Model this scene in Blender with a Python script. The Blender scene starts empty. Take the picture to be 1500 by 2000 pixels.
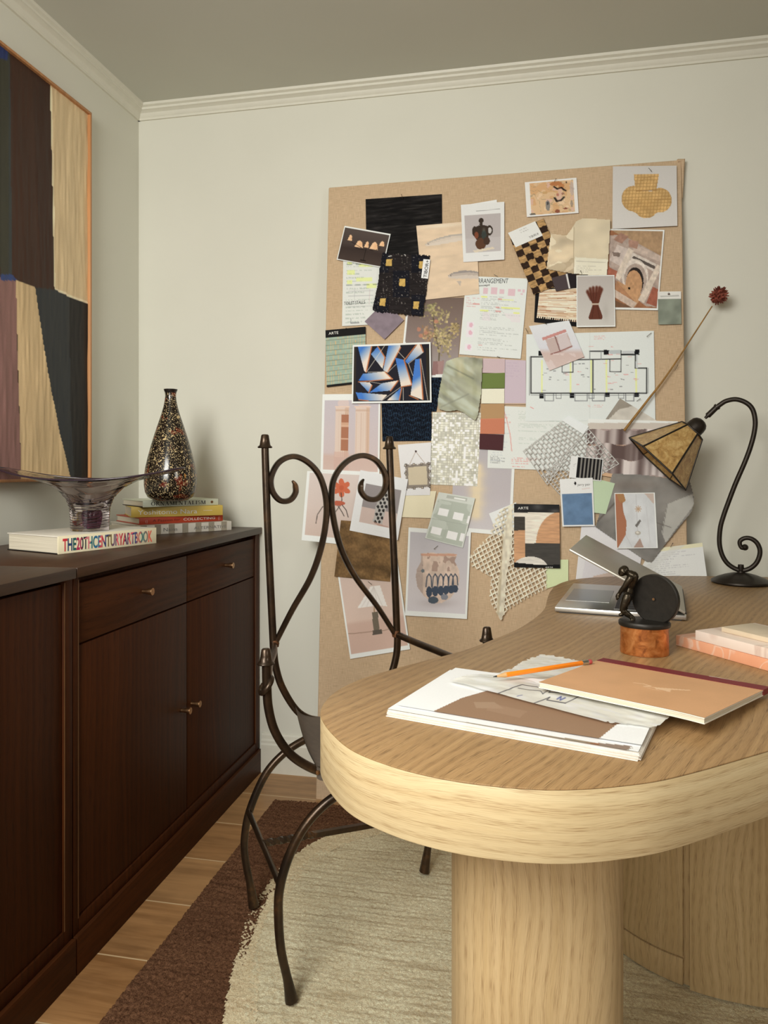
import bpy, bmesh, math, random
import numpy as np
from mathutils import Vector, Matrix
random.seed(7)
sc = bpy.context.scene
COL = sc.collection
PI = math.pi

# ------------------------------------------------------------------ camera geometry (used to survey the room)
F = 1447.0; H = 1.08; CX = 750.0; HY = 912.0
TH = math.atan(297.0 / F); SN, CS = math.sin(TH), math.cos(TH)
YW = 2.494; XW = -1.435; ZC = 2.40; ZD = 0.755; CT = 0.866

def ray(x, y):
    a = (x - CX) / F; b = (HY - y) / F
    return Vector((-SN + a * CS, CS + a * SN, b))
EYE = Vector((0, 0, H))
def onz(x, y, z):
    d = ray(x, y); return EYE + d * ((z - H) / d.z)
def onx(x, y, X):
    d = ray(x, y); return EYE + d * (X / d.x)
def ony(x, y, Y):
    d = ray(x, y); return EYE + d * (Y / d.y)
def onp(x, y, p, n):
    d = ray(x, y); return EYE + d * ((p - EYE).dot(n) / d.dot(n))

# ------------------------------------------------------------------ colour
def s2l(c):
    c = np.clip(np.asarray(c, dtype=float) / 255.0, 0, 1)
    return np.where(c <= 0.04045, c / 12.92, ((c + 0.055) / 1.055) ** 2.4)
def lin(c, g=1.0):
    l = np.clip(s2l(c) * g, 0, 0.95)
    return (float(l[0]), float(l[1]), float(l[2]), 1.0)

# ------------------------------------------------------------------ node helpers
class NT:
    def __init__(s, name):
        m = bpy.data.materials.new(name); m.use_nodes = True
        s.m = m; s.t = m.node_tree; s.N = s.t.nodes; s.L = s.t.links
        s.b = s.N['Principled BSDF']; s.out = s.N['Material Output']
    def n(s, typ, **kw):
        x = s.N.new(typ)
        for k, v in kw.items():
            if k.startswith('i_'):
                x.inputs[k[2:].replace('_', ' ')].default_value = v
            else: setattr(x, k, v)
        return x
    def set(s, inp, v):
        if isinstance(v, bpy.types.NodeSocket): s.L.new(v, inp)
        else: inp.default_value = v
    def math(s, op, a, b=0.0, c=None, clamp=False):
        x = s.N.new('ShaderNodeMath'); x.operation = op; x.use_clamp = clamp
        s.set(x.inputs[0], a); s.set(x.inputs[1], b)
        if c is not None: s.set(x.inputs[2], c)
        return x.outputs[0]
    def comb(s, a, b, c=0.0):
        x = s.N.new('ShaderNodeCombineXYZ')
        for i, v in enumerate((a, b, c)): s.set(x.inputs[i], v)
        return x.outputs[0]
    def noise(s, vec, scale=1.0, detail=2.0, rough=0.5, dist=0.0):
        x = s.N.new('ShaderNodeTexNoise'); s.set(x.inputs['Vector'], vec)
        x.inputs['Scale'].default_value = scale; x.inputs['Detail'].default_value = detail
        x.inputs['Roughness'].default_value = rough; x.inputs['Distortion'].default_value = dist
        return x.outputs['Fac']
    def ramp(s, fac, stops):
        x = s.N.new('ShaderNodeValToRGB'); s.set(x.inputs[0], fac)
        e = x.color_ramp.elements
        while len(e) < len(stops): e.new(0.5)
        for el, (p, c) in zip(e, stops):
            el.position = p; el.color = c if len(c) == 4 else (*c, 1)
        return x.outputs[0]
    def step(s, fac, a, b):
        x = s.N.new('ShaderNodeMapRange'); x.clamp = True; s.set(x.inputs[0], fac)
        x.inputs[1].default_value = a; x.inputs[2].default_value = b
        return x.outputs[0]
    def mix(s, fac, a, b, mode='MIX'):
        x = s.N.new('ShaderNodeMix'); x.data_type = 'RGBA'; x.blend_type = mode
        s.set(x.inputs[0], fac); s.set(x.inputs[6], a); s.set(x.inputs[7], b)
        return x.outputs[2]
    def obj(s): return s.N.new('ShaderNodeTexCoord').outputs['Object']
    def uv(s): return s.N.new('ShaderNodeTexCoord').outputs['UV']
    def geo(s): return s.N.new('ShaderNodeNewGeometry').outputs['Position']
    def bump(s, h, strength=0.2, dist=0.002):
        x = s.N.new('ShaderNodeBump'); s.set(x.inputs['Height'], h)
        x.inputs['Strength'].default_value = strength; x.inputs['Distance'].default_value = dist
        s.L.new(x.outputs[0], s.b.inputs['Normal'])
    def base(s, c, rough=0.5, metal=0.0, spec=0.5):
        s.set(s.b.inputs['Base Color'], c); s.set(s.b.inputs['Roughness'], rough)
        s.b.inputs['Metallic'].default_value = metal
        s.b.inputs['Specular IOR Level'].default_value = spec
        return s.m

def plain(name, c, rough=0.5, metal=0.0, var=0.08, scale=30.0, bump=0.0, spec=0.5):
    """a gently mottled solid colour"""
    t = NT(name); p = t.obj(); f = t.noise(p, scale, 3.0, 0.6)
    a = tuple(max(0, v * (1 - var)) for v in c[:3]) + (1,); b = tuple(min(1, v * (1 + var)) for v in c[:3]) + (1,)
    col = t.ramp(f, [(0.3, a), (0.7, b)])
    if bump: t.bump(f, bump, 0.002)
    return t.base(col, rough, metal, spec)

def wood(name, light, mid, dark, coord='OBJ', grain='Z', ang=0.0, rough=0.45, pore=0.6, cath=1.0, bump=0.12, spec=0.4, scale=1.0):
    t = NT(name)
    sp = t.N.new('ShaderNodeSeparateXYZ'); t.L.new(t.uv() if coord == 'UV' else t.obj(), sp.inputs[0])
    x, y, z = sp.outputs
    if coord == 'UV': al, ac = x, y
    elif grain == 'Z': al, ac = z, t.math('ADD', x, y)
    elif grain == 'Y': al, ac = y, t.math('ADD', x, z)
    else:
        ca, sa = math.cos(ang), math.sin(ang)
        al = t.math('ADD', t.math('MULTIPLY', x, ca), t.math('MULTIPLY', y, sa))
        ac = t.math('SUBTRACT', t.math('MULTIPLY', y, ca), t.math('MULTIPLY', x, sa))
    if scale != 1.0: al = t.math('MULTIPLY', al, scale); ac = t.math('MULTIPLY', ac, scale)
    w = t.noise(t.comb(t.math('MULTIPLY', al, 2.2), t.math('MULTIPLY', ac, 6.0), 3.1), 1.0, 1.5)
    w2 = t.math('MULTIPLY_ADD', t.math('SUBTRACT', w, 0.5), 0.065 * cath, ac)
    A = t.noise(t.comb(t.math('MULTIPLY', al, 0.9), t.math('MULTIPLY', w2, 55.0), 1.0), 1.0, 3.0, 0.6)
    R = t.math('SINE', t.math('ADD', t.math('MULTIPLY', w2, 300.0), t.math('MULTIPLY', A, 5.0)))
    R = t.math('MULTIPLY_ADD', R, 0.5, 0.5)
    P = t.noise(t.comb(t.math('MULTIPLY', al, 24.0), t.math('MULTIPLY', w2, 900.0), 7.0), 1.0, 2.0, 0.55)
    P = t.step(P, 0.46, 0.68)
    cl = t.math('MULTIPLY_ADD', R, 0.75, 0.25)
    P = t.math('MULTIPLY', P, cl)
    col = t.mix(t.step(A, 0.3, 0.7), light, mid)
    col = t.mix(t.math('MULTIPLY', P, pore), col, dark)
    col = t.mix(t.math('MULTIPLY', t.math('POWER', R, 3.0), 0.13 * pore), col, dark)
    t.bump(t.math('SUBTRACT', 1.0, P), bump, 0.0006)
    return t.base(col, rough, 0.0, spec)

def attr_mat(name, rough=0.55, spec=0.3, bump=0.0, bscale=400.0, metal=0.0):
    t = NT(name)
    a = t.N.new('ShaderNodeAttribute'); a.attribute_name = 'col'
    col = a.outputs['Color']
    f = t.noise(t.obj(), bscale, 2.0)
    col = t.mix(0.10, col, t.ramp(f, [(0.3, (0.6, 0.6, 0.6, 1)), (0.7, (1, 1, 1, 1))]), 'MULTIPLY')
    if bump: t.bump(f, bump, 0.001)
    return t.base(col, rough, metal, spec)

# ------------------------------------------------------------------ mesh builder
class MB:
    def __init__(s): s.v = []; s.f = []; s.m = []; s.uv = {}
    def add(s, vs, fs, m=0):
        b = len(s.v); s.v += [tuple(v) for v in vs]
        for f in fs: s.f.append(tuple(b + i for i in f)); s.m.append(m)
        return b
    def box(s, x0, x1, y0, y1, z0, z1, m=0):
        s.add([(x0, y0, z0), (x1, y0, z0), (x1, y1, z0), (x0, y1, z0), (x0, y0, z1), (x1, y0, z1), (x1, y1, z1), (x0, y1, z1)],
              [(0, 3, 2, 1), (4, 5, 6, 7), (0, 1, 5, 4), (1, 2, 6, 5), (2, 3, 7, 6), (3, 0, 4, 7)], m)
        return s
    def hexa(s, p, m=0):
        """eight corners: bottom ring then top ring"""
        s.add(p, [(0, 3, 2, 1), (4, 5, 6, 7), (0, 1, 5, 4), (1, 2, 6, 5), (2, 3, 7, 6), (3, 0, 4, 7)], m); return s
    def slab(s, o, a, b, c, m=0):
        o, a, b, c = Vector(o), Vector(a), Vector(b), Vector(c)
        return s.hexa([o, o + a, o + a + b, o + b, o + c, o + a + c, o + a + b + c, o + b + c], m)
    def prism(s, pts, z0, z1, m=0):
        n = len(pts); vs = [(x, y, z0) for x, y in pts] + [(x, y, z1) for x, y in pts]
        fs = [tuple(range(n - 1, -1, -1)), tuple(range(n, 2 * n))] + [(i, (i + 1) % n, n + (i + 1) % n, n + i) for i in range(n)]
        s.add(vs, fs, m); return s
    def lathe(s, prof, c=(0, 0, 0), n=32, axis=None, m=0, sx=1.0, sy=1.0, rot=0.0, caps=True):
        c = Vector(c)
        if axis is None: ax, ux, uy = Vector((0, 0, 1)), Vector((1, 0, 0)), Vector((0, 1, 0))
        else:
            ax = Vector(axis).normalized(); ux = ax.orthogonal().normalized(); uy = ax.cross(ux)
        if rot: ux, uy = ux * math.cos(rot) + uy * math.sin(rot), uy * math.cos(rot) - ux * math.sin(rot)
        vs = []; fs = []
        for r, z in prof:
            for k in range(n):
                a = 2 * PI * k / n
                vs.append(c + ax * z + ux * (r * sx * math.cos(a)) + uy * (r * sy * math.sin(a)))
        for i in range(len(prof) - 1):
            for k in range(n):
                k2 = (k + 1) % n
                fs.append((i * n + k, i * n + k2, (i + 1) * n + k2, (i + 1) * n + k))
        if caps:
            if prof[0][0] > 1e-6: fs.append(tuple(range(n - 1, -1, -1)))
            if prof[-1][0] > 1e-6: fs.append(tuple((len(prof) - 1) * n + k for k in range(n)))
        s.add(vs, fs, m); return s
    def tube(s, pts, rad, n=10, m=0, sec=None, ref=None, caps=True, twist=0.0):
        """sweep a round (rad) or a given section [(a,b)..] along pts"""
        pts = [Vector(p) for p in pts]; L = len(pts)
        if not hasattr(rad, '__len__'): rad = [rad] * L
        if sec is None: sec = [(math.cos(2 * PI * k / n), math.sin(2 * PI * k / n)) for k in range(n)]
        n = len(sec); T = []
        for i in range(L):
            d = pts[min(i + 1, L - 1)] - pts[max(i - 1, 0)]; T.append(d.normalized())
        u = None; vs = []
        for i in range(L):
            if ref is not None:
                r = Vector(ref); u = (r - T[i] * r.dot(T[i])).normalized()
            elif u is None: u = T[i].orthogonal().normalized()
            else: u = (u - T[i] * u.dot(T[i])).normalized()
            w = T[i].cross(u)
            tw = twist * i / max(1, L - 1); ct, st = math.cos(tw), math.sin(tw)
            for a, b in sec:
                a2, b2 = a * ct - b * st, a * st + b * ct
                vs.append(pts[i] + u * (a2 * rad[i]) + w * (b2 * rad[i]))
        fs = [(i * n + k, i * n + (k + 1) % n, (i + 1) * n + (k + 1) % n, (i + 1) * n + k) for i in range(L - 1) for k in range(n)]
        if caps: fs += [tuple(range(n - 1, -1, -1)), tuple((L - 1) * n + k for k in range(n))]
        s.add(vs, fs, m); return s
    def grid(s, P, m=0, closed_u=False):
        """P: 2-D list of points"""
        R, C = len(P), len(P[0]); vs = [p for row in P for p in row]; fs = []
        for i in range(R - 1):
            for j in range(C if closed_u else C - 1):
                j2 = (j + 1) % C
                fs.append((i * C + j, i * C + j2, (i + 1) * C + j2, (i + 1) * C + j))
        s.add(vs, fs, m); return s

def wloc(o):
    p = Vector((0, 0, 0))
    while o is not None: p += o.location; o = o.parent
    return p

def tag(o, label=None, cat=None, group=None, kind=None):
    if label: o['label'] = label
    if cat: o['category'] = cat
    if group: o['group'] = group
    if kind: o['kind'] = kind
    return o

def thing(name, label, cat, loc, group=None):
    o = bpy.data.objects.new(name, None); o.empty_display_size = 0.05
    COL.objects.link(o); o.location = loc
    return tag(o, label, cat, group)

def build(mb, name, mats, parent=None, bevel=0.0, smooth=35, org=None, segs=2, uvf=None, flip=False):
    me = bpy.data.meshes.new(name)
    v = np.array([tuple(p) for p in mb.v], dtype=float)
    if parent is not None: o0 = np.array(wloc(parent))
    elif org is not None: o0 = np.array(org)
    else: o0 = np.array([(v[:, 0].min() + v[:, 0].max()) / 2, (v[:, 1].min() + v[:, 1].max()) / 2, v[:, 2].min()])
    me.from_pydata((v - o0).tolist(), [], mb.f)
    if not isinstance(mats, (list, tuple)): mats = [mats]
    for m in mats: me.materials.append(m)
    if len(mats) > 1: me.polygons.foreach_set('material_index', mb.m)
    bm = bmesh.new(); bm.from_mesh(me)
    bmesh.ops.recalc_face_normals(bm, faces=bm.faces)
    if bevel > 0:
        es = [e for e in bm.edges if len(e.link_faces) == 2 and e.calc_face_angle(0) > 0.6]
        bmesh.ops.bevel(bm, geom=es, offset=bevel, segments=segs, profile=0.5, affect='EDGES', clamp_overlap=True)
    bm.to_mesh(me); bm.free()
    if smooth is not None:
        me.polygons.foreach_set('use_smooth', [True] * len(me.polygons))
        me.set_sharp_from_angle(angle=math.radians(smooth))
    if uvf is not None:
        ul = me.uv_layers.new(name='UVMap')
        for p in me.polygons:
            for li in p.loop_indices:
                co = me.vertices[me.loops[li].vertex_index].co
                ul.data[li].uv = uvf(Vector(co) + Vector(o0), p.normal)
    o = bpy.data.objects.new(name, me); COL.objects.link(o)
    if parent is not None: o.parent = parent
    else: o.location = Vector(o0)
    return o

def structure(o): o['kind'] = 'structure'; return o

def catmull(pts, per=8, closed=False):
    pts = [Vector(p) for p in pts]; n = len(pts); out = []
    rng = range(n) if closed else range(n - 1)
    for i in rng:
        if closed: p0, p1, p2, p3 = pts[(i - 1) % n], pts[i], pts[(i + 1) % n], pts[(i + 2) % n]
        else: p0, p1, p2, p3 = pts[max(i - 1, 0)], pts[i], pts[i + 1], pts[min(i + 2, n - 1)]
        for k in range(per):
            t = k / per
            out.append(0.5 * ((2 * p1) + (p2 - p0) * t + (2 * p0 - 5 * p1 + 4 * p2 - p3) * t * t + (3 * p1 - p0 - 3 * p2 + p3) * t ** 3))
    if not closed: out.append(pts[-1])
    return out

def text_verts(txt, size=1.0, bold=0.0, space=1.0):
    """triangulated outline of a line of text, baseline at 0: (verts, faces, width)"""
    cu = bpy.data.curves.new('lettering', 'FONT'); cu.body = txt; cu.size = size; cu.offset = bold; cu.space_character = space
    cu.resolution_u = 4
    o = bpy.data.objects.new('lettering', cu); COL.objects.link(o)
    dg = bpy.context.evaluated_depsgraph_get(); dg.update()
    me = bpy.data.meshes.new_from_object(o.evaluated_get(dg))
    vs = [(v.co.x, v.co.y) for v in me.vertices]; fs = [tuple(p.vertices) for p in me.polygons]
    bpy.data.objects.remove(o); bpy.data.curves.remove(cu); bpy.data.meshes.remove(me)
    return vs, fs

def lettering(txt, org, right, up, height, mats, parent, width=None, bold=0.0, name='lettering', shear=0.0, per_char=None, off=None, space=1.0):
    """flat letters on a surface: org = lower-left, right/up = unit vectors, height = cap height, width = total width"""
    org, right, up = Vector(org), Vector(right).normalized(), Vector(up).normalized()
    mb = MB()
    if per_char is None:
        chunks = [(txt, 0, 0.0)]
    vs, fs = text_verts(txt, 1.0, bold, space)
    xs = [v[0] for v in vs]; ys = [v[1] for v in vs]
    x0, x1 = min(xs), max(xs); y1 = 0.73
    kx = height / y1 if width is None else width / (x1 - x0); ky = height / y1
    fn = (lambda x, y: (x, y)) if off is None else off
    P = [org + right * ((x - x0) * kx + y * shear * kx) + up * (y * ky) for x, y in vs]
    if per_char is None: mb.add(P, fs)
    else:
        mb.add(P, fs)
        n = per_char
        mb.m = [min(n - 1, int((sum(vs[i][0] for i in f) / len(f) - x0) / (x1 - x0 + 1e-6) * n)) for f in fs]
    return build(mb, name, mats, parent, smooth=None)

# ------------------------------------------------------------------ painting on fine grids (colour attribute)
def vnoise(X, Y, fx, fy, seed=0, oct=1):
    out = np.zeros_like(X); amp = 1.0; tot = 0.0
    for o in range(oct):
        r = np.random.RandomState(seed * 31 + o); T = r.rand(64, 64)
        x = X * fx * 2 ** o; y = Y * fy * 2 ** o
        xi = np.floor(x).astype(int); yi = np.floor(y).astype(int); fx_ = x - xi; fy_ = y - yi
        fx_ = fx_ * fx_ * (3 - 2 * fx_); fy_ = fy_ * fy_ * (3 - 2 * fy_)
        a = T[yi % 64, xi % 64]; b = T[yi % 64, (xi + 1) % 64]; c = T[(yi + 1) % 64, xi % 64]; d = T[(yi + 1) % 64, (xi + 1) % 64]
        out += amp * ((a * (1 - fx_) + b * fx_) * (1 - fy_) + (c * (1 - fx_) + d * fx_) * fy_); tot += amp; amp *= 0.5
    return out / tot

def inpoly(X, Y, pts):
    m = np.zeros(X.shape, bool); n = len(pts)
    for i in range(n):
        x0, y0 = pts[i]; x1, y1 = pts[(i + 1) % n]
        if y0 == y1: continue
        c = ((y0 > Y) != (y1 > Y)) & (X < (x1 - x0) * (Y - y0) / (y1 - y0) + x0)
        m ^= c
    return m

class Cv:
    def __init__(s, U, V, PX, PY):
        s.U, s.V, s.PX, s.PY = U, V, PX, PY; s.X, s.Y = U, V
        s.c = np.ones(U.shape + (3,)) * 225.0
    def px(s): s.X, s.Y = s.PX, s.PY; return s
    def uv(s): s.X, s.Y = s.U, s.V; return s
    def put(s, m, c, a=1.0):
        w = (m.astype(float) * a)[..., None]; s.c = s.c * (1 - w) + np.asarray(c, float) * w; return s
    def fill(s, c): return s.put(np.ones(s.U.shape), c)
    def rect(s, x0, y0, x1, y1, c, a=1.0): return s.put((s.X >= x0) & (s.X <= x1) & (s.Y >= y0) & (s.Y <= y1), c, a)
    def ell(s, x, y, rx, ry, c, a=1.0, rot=0.0):
        dx, dy = s.X - x, s.Y - y; cr, sr = math.cos(rot), math.sin(rot)
        return s.put(((dx * cr + dy * sr) / rx) ** 2 + ((dy * cr - dx * sr) / ry) ** 2 <= 1, c, a)
    def blob(s, x, y, rx, ry, c, a=1.0):
        d = ((s.X - x) / rx) ** 2 + ((s.Y - y) / ry) ** 2
        return s.put(np.exp(-d * 1.5), c, a)
    def poly(s, pts, c, a=1.0): return s.put(inpoly(s.X, s.Y, pts), c, a)
    def line(s, x0, y0, x1, y1, w, c, a=1.0):
        dx, dy = x1 - x0, y1 - y0; L = dx * dx + dy * dy + 1e-12
        t = np.clip(((s.X - x0) * dx + (s.Y - y0) * dy) / L, 0, 1)
        d = np.hypot(s.X - x0 - t * dx, s.Y - y0 - t * dy)
        return s.put(np.clip(1.5 - d / (w * 0.5), 0, 1), c, a)
    def pl(s, pts, w, c, a=1.0, closed=False):
        for i in range(len(pts) - (0 if closed else 1)):
            p, q = pts[i], pts[(i + 1) % len(pts)]; s.line(*p, *q, w, c, a)
        return s
    def vgrad(s, stops):
        ys = [p for p, _ in stops]; cs = np.array([c for _, c in stops], float)
        s.c = np.stack([np.interp(s.Y, ys, cs[:, k]) for k in range(3)], -1); return s
    def mul(s, f): s.c = s.c * f[..., None]; return s
    def scrib(s, x0, y0, x1, y1, rows, c, a=0.5, seed=1, fill=0.7, th=0.35):
        """rows of faint small print"""
        r = np.random.RandomState(seed); h = (y1 - y0) / rows
        for i in range(rows):
            y = y0 + (i + 0.3) * h; xe = x0 + (x1 - x0) * (0.4 + 0.6 * r.rand())
            if r.rand() > fill + 0.2: continue
            m = (s.Y > y) & (s.Y < y + h * th) & (s.X > x0) & (s.X < xe) & (vnoise(s.X, s.Y, 60 / (x1 - x0), 3 / h, seed + i) > 0.42)
            s.put(m, c, a)
        return s

GAIN = np.array([1.20, 1.24, 1.34])
def set_cols(me, c, gain=GAIN):
    l = s2l(c) * gain; l = l * .87 + l.mean(-1, keepdims=True) * .13; l = np.clip(l, 0, 0.92).reshape(-1, 3)
    at = me.color_attributes.new('col', 'FLOAT_COLOR', 'POINT')
    at.data.foreach_set('color', np.concatenate([l, np.ones((len(l), 1))], 1).astype(np.float32).ravel())

def seen(P):
    f = -SN * P[..., 0] + CS * P[..., 1]; r = CS * P[..., 0] + SN * P[..., 1]
    return np.stack([CX + F * r / f, HY - F * (P[..., 2] - H) / f], -1)

def painted(name, C4, quad_px, nx, ny, paint, mat, disp=None, nrm=None, clip=None, parent=None, org=None, gain=GAIN):
    """C4: 3-D corners TL,TR,BR,BL; grid nx by ny painted by paint(Cv)"""
    u = np.linspace(0, 1, nx); v = np.linspace(0, 1, ny); U, V = np.meshgrid(u, v)
    def bil(q):
        q = [np.array(p, float) for p in q]
        return (q[0] * ((1 - U) * (1 - V))[..., None] + q[1] * (U * (1 - V))[..., None] + q[2] * (U * V)[..., None] + q[3] * ((1 - U) * V)[..., None])
    P3 = bil([tuple(p) for p in C4]); PP = bil(quad_px) if quad_px is not None else seen(P3)
    cv = Cv(U, V, PP[..., 0], PP[..., 1])
    paint(cv)
    if disp is not None: P3 = P3 + disp(cv)[..., None] * np.array(nrm)
    idx = np.arange(nx * ny).reshape(ny, nx)
    Fq = np.stack([idx[:-1, :-1], idx[1:, :-1], idx[1:, 1:], idx[:-1, 1:]], -1)
    if clip is not None:
        cx = (PP[:-1, :-1] + PP[1:, 1:]) / 2
        cu = (U[:-1, :-1] + U[1:, 1:]) / 2; cw = (V[:-1, :-1] + V[1:, 1:]) / 2
        k = clip(cx[..., 0], cx[..., 1], cu, cw); Fq = Fq[k]
    Fq = Fq.reshape(-1, 4)
    used = np.unique(Fq); remap = -np.ones(nx * ny, int); remap[used] = np.arange(len(used))
    vs = P3.reshape(-1, 3)[used]; cc = cv.c.reshape(-1, 3)[used]; Fq = remap[Fq]
    if parent is not None: o0 = np.array(wloc(parent))
    elif org is not None: o0 = np.array(org)
    else: o0 = np.array([vs[:, 0].mean(), vs[:, 1].mean(), vs[:, 2].min()])
    me = bpy.data.meshes.new(name)
    me.vertices.add(len(vs)); me.vertices.foreach_set('co', (vs - o0).astype(np.float32).ravel())
    me.loops.add(Fq.size); me.loops.foreach_set('vertex_index', Fq.astype(np.int32).ravel())
    me.polygons.add(len(Fq)); me.polygons.foreach_set('loop_start', np.arange(0, Fq.size, 4, dtype=np.int32))
    me.polygons.foreach_set('use_smooth', np.ones(len(Fq), bool))
    me.update(calc_edges=True); me.validate()
    set_cols(me, cc, gain)
    me.materials.append(mat)
    o = bpy.data.objects.new(name, me); COL.objects.link(o)
    if parent is not None: o.parent = parent
    else: o.location = Vector(o0)
    return o
# ================================================================== MATERIALS
M = {}
def mk():
    t = NT('wall_paint'); f = t.noise(t.obj(), 3.0, 3.0)
    M['wall'] = t.base(t.ramp(f, [(0.3, (0.71, 0.70, 0.61, 1)), (0.7, (0.735, 0.725, 0.635, 1))]), 0.75, 0, 0.2)
    t = NT('ceiling_paint'); f = t.noise(t.obj(), 2.0, 2.0)
    M['ceil'] = t.base(t.ramp(f, [(0.3, (0.60, 0.60, 0.53, 1)), (0.7, (0.62, 0.62, 0.55, 1))]), 0.85, 0, 0.1)
    M['wall_far'] = plain('taupe_bounce_cut_paint', (.34, .31, .25, 1), .8, var=.03)  # for the unseen walls, darkened to cut bounce light under the desk
    M['trim'] = plain('trim_paint', (0.72, 0.70, 0.60, 1), 0.5, var=0.02)
    # floor of wood-look planks
    t = NT('floor_planks'); sp = t.N.new('ShaderNodeSeparateXYZ'); t.L.new(t.obj(), sp.inputs[0]); x, y, z = sp.outputs
    br = t.N.new('ShaderNodeTexBrick'); br.offset = 0.37; br.squash = 1.0
    t.set(br.inputs['Vector'], t.comb(x, t.math('SUBTRACT', y, 0.034 - 0.207), 0.0))
    br.inputs['Scale'].default_value = 1.0; br.inputs['Mortar Size'].default_value = 0.0022
    br.inputs['Brick Width'].default_value = 1.18; br.inputs['Row Height'].default_value = 0.207
    br.inputs['Mortar Smooth'].default_value = 0.2; br.inputs['Bias'].default_value = 0.0
    br.inputs['Color1'].default_value = (0, 0, 0, 1); br.inputs['Color2'].default_value = (1, 1, 1, 1)
    rnd = t.N.new('ShaderNodeSeparateColor'); t.L.new(br.outputs['Color'], rnd.inputs[0]); r = rnd.outputs[0]
    n1 = t.noise(t.comb(t.math('MULTIPLY', x, 2.5), t.math('MULTIPLY', y, 40.0), t.math('MULTIPLY', r, 9.0)), 1.0, 4.0, 0.6, 0.6)
    n2 = t.noise(t.comb(t.math('MULTIPLY', x, 6.0), t.math('MULTIPLY', y, 14.0), t.math('MULTIPLY', r, 5.0)), 1.0, 3.0, 0.6)
    c = t.mix(t.step(n1, 0.3, 0.7), lin((138, 96, 56)), lin((186, 140, 92)))
    c = t.mix(t.math('MULTIPLY', t.step(n2, 0.45, 0.75), 0.6), c, lin((104, 70, 40)))
    c = t.mix(t.math('MULTIPLY', r, 0.35), c, lin((200, 164, 118)))
    c = t.mix(br.outputs['Fac'], c, lin((214, 186, 146)))
    t.bump(t.math('SUBTRACT', 1.0, br.outputs['Fac']), 0.3, 0.001)
    M['floor'] = t.base(c, 0.38, 0, 0.4)
    M['dark'] = wood('dark_stained_oak', lin((78, 40, 16)), lin((62, 30, 11)), lin((32, 15, 6)), 'OBJ', 'Z', spec=.12, rough=0.5, pore=0.75, bump=0.15)
    M['dark_h'] = wood('dark_stained_oak_horizontal', lin((82, 44, 19)), lin((64, 33, 13)), lin((34, 17, 7)), 'OBJ', 'Y', spec=.12, rough=0.5, pore=0.7, bump=0.15)
    M['dark_edge'] = wood('dark_oak_worn_lit_edge', lin((120, 82, 48)), lin((84, 54, 30)), lin((50, 30, 16)), 'OBJ', 'Z', rough=0.4, pore=0.5)
    M['dark_top'] = wood('dark_oak_counter', lin((76, 50, 33)), lin((62, 40, 25)), lin((38, 24, 15)), 'OBJ', 'Y', rough=0.42, pore=0.6, bump=0.1)
    M['brass'] = plain('aged_brass', (0.42, 0.24, 0.12, 1), 0.38, 1.0, 0.2, 80)
    oL, oM, oD = lin((214, 176, 122)), lin((198, 158, 104)), lin((132, 94, 56))
    M['oak_top'] = wood('oak_desk_top', lin((176, 142, 98)), lin((158, 124, 83)), lin((92, 66, 40)), 'OBJ', 'X', ang=math.radians(66), rough=0.42, pore=0.85, bump=0.1, scale=1.5)
    M['oak_edge'] = wood('oak_edge_band', lin((216, 196, 154)), lin((206, 182, 138)), lin((152, 120, 80)), 'UV', rough=0.42, pore=0.8, bump=0.1, scale=1.4)
    M['oak_leg'] = wood('oak_column', lin((212, 186, 142)), lin((198, 170, 124)), lin((140, 108, 70)), 'UV', rough=0.45, pore=0.8, cath=1.4, bump=0.1, scale=1.5)
    M['iron'] = None
    t = NT('forged_iron'); p = t.obj(); f = t.noise(p, 14.0, 4.0, 0.65); g = t.noise(p, 120.0, 2.0)
    c = t.ramp(f, [(0.35, lin((50, 40, 31))), (0.60, lin((74, 57, 41))), (0.78, lin((124, 86, 52)))])
    t.bump(g, 0.25, 0.0008); t.b.inputs['Coat Weight'].default_value = 0.15
    M['iron'] = t.base(c, 0.33, 0.7)
    M['weld'] = plain('rusty_weld', lin((104, 66, 38)), 0.6, 0.5, 0.3, 200, 0.4)
    M['leather'] = plain('grey_leather', lin((98, 88, 78)), 0.5, 0, 0.12, 60, 0.3)
    M['lamp_iron'] = plain('dark_bronze_metal', lin((48, 41, 34)), 0.42, 0.6, 0.2, 60, 0.15)
    # mica panels
    t = NT('amber_mica'); p = t.obj(); f = t.noise(p, 55.0, 5.0, 0.7, 0.8); g = t.noise(p, 240.0, 3.0, 0.7)
    c = t.ramp(f, [(0.25, lin((122, 88, 50))), (0.48, lin((178, 138, 84))), (0.72, lin((214, 180, 124)))])
    c = t.mix(t.step(g, 0.62, 0.75), c, lin((86, 56, 28)))
    t.bump(f, 0.15, 0.001); t.b.inputs['Transmission Weight'].default_value = 0.0
    t.b.inputs['Subsurface Weight'].default_value = 0.15
    M['mica'] = t.base(c, 0.32, 0, 0.5)
    M['print'] = attr_mat('photo_print', 0.5, 0.05)
    M['paper'] = attr_mat('drawing_paper', 0.7, 0.05)
    M['cloth'] = attr_mat('woven_cloth', 0.85, 0.1, 0.5, 900)
    M['satin'] = attr_mat('satin_cloth', 0.42, 0.35, 0.0)
    M['shiny'] = attr_mat('metallic_foil', 0.5, 0.3, 0.0)
    M['canvas'] = attr_mat('oil_painted_canvas', 0.55, 0.35, 0.4, 260)
    M['ink'] = plain('black_ink', (0.02, 0.02, 0.02, 1), 0.7)
    M['ink_grey'] = plain('grey_ink', (0.18, 0.17, 0.16, 1), 0.7)
    M['white_ink'] = plain('white_ink', (0.85, 0.84, 0.80, 1), 0.6)
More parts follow.
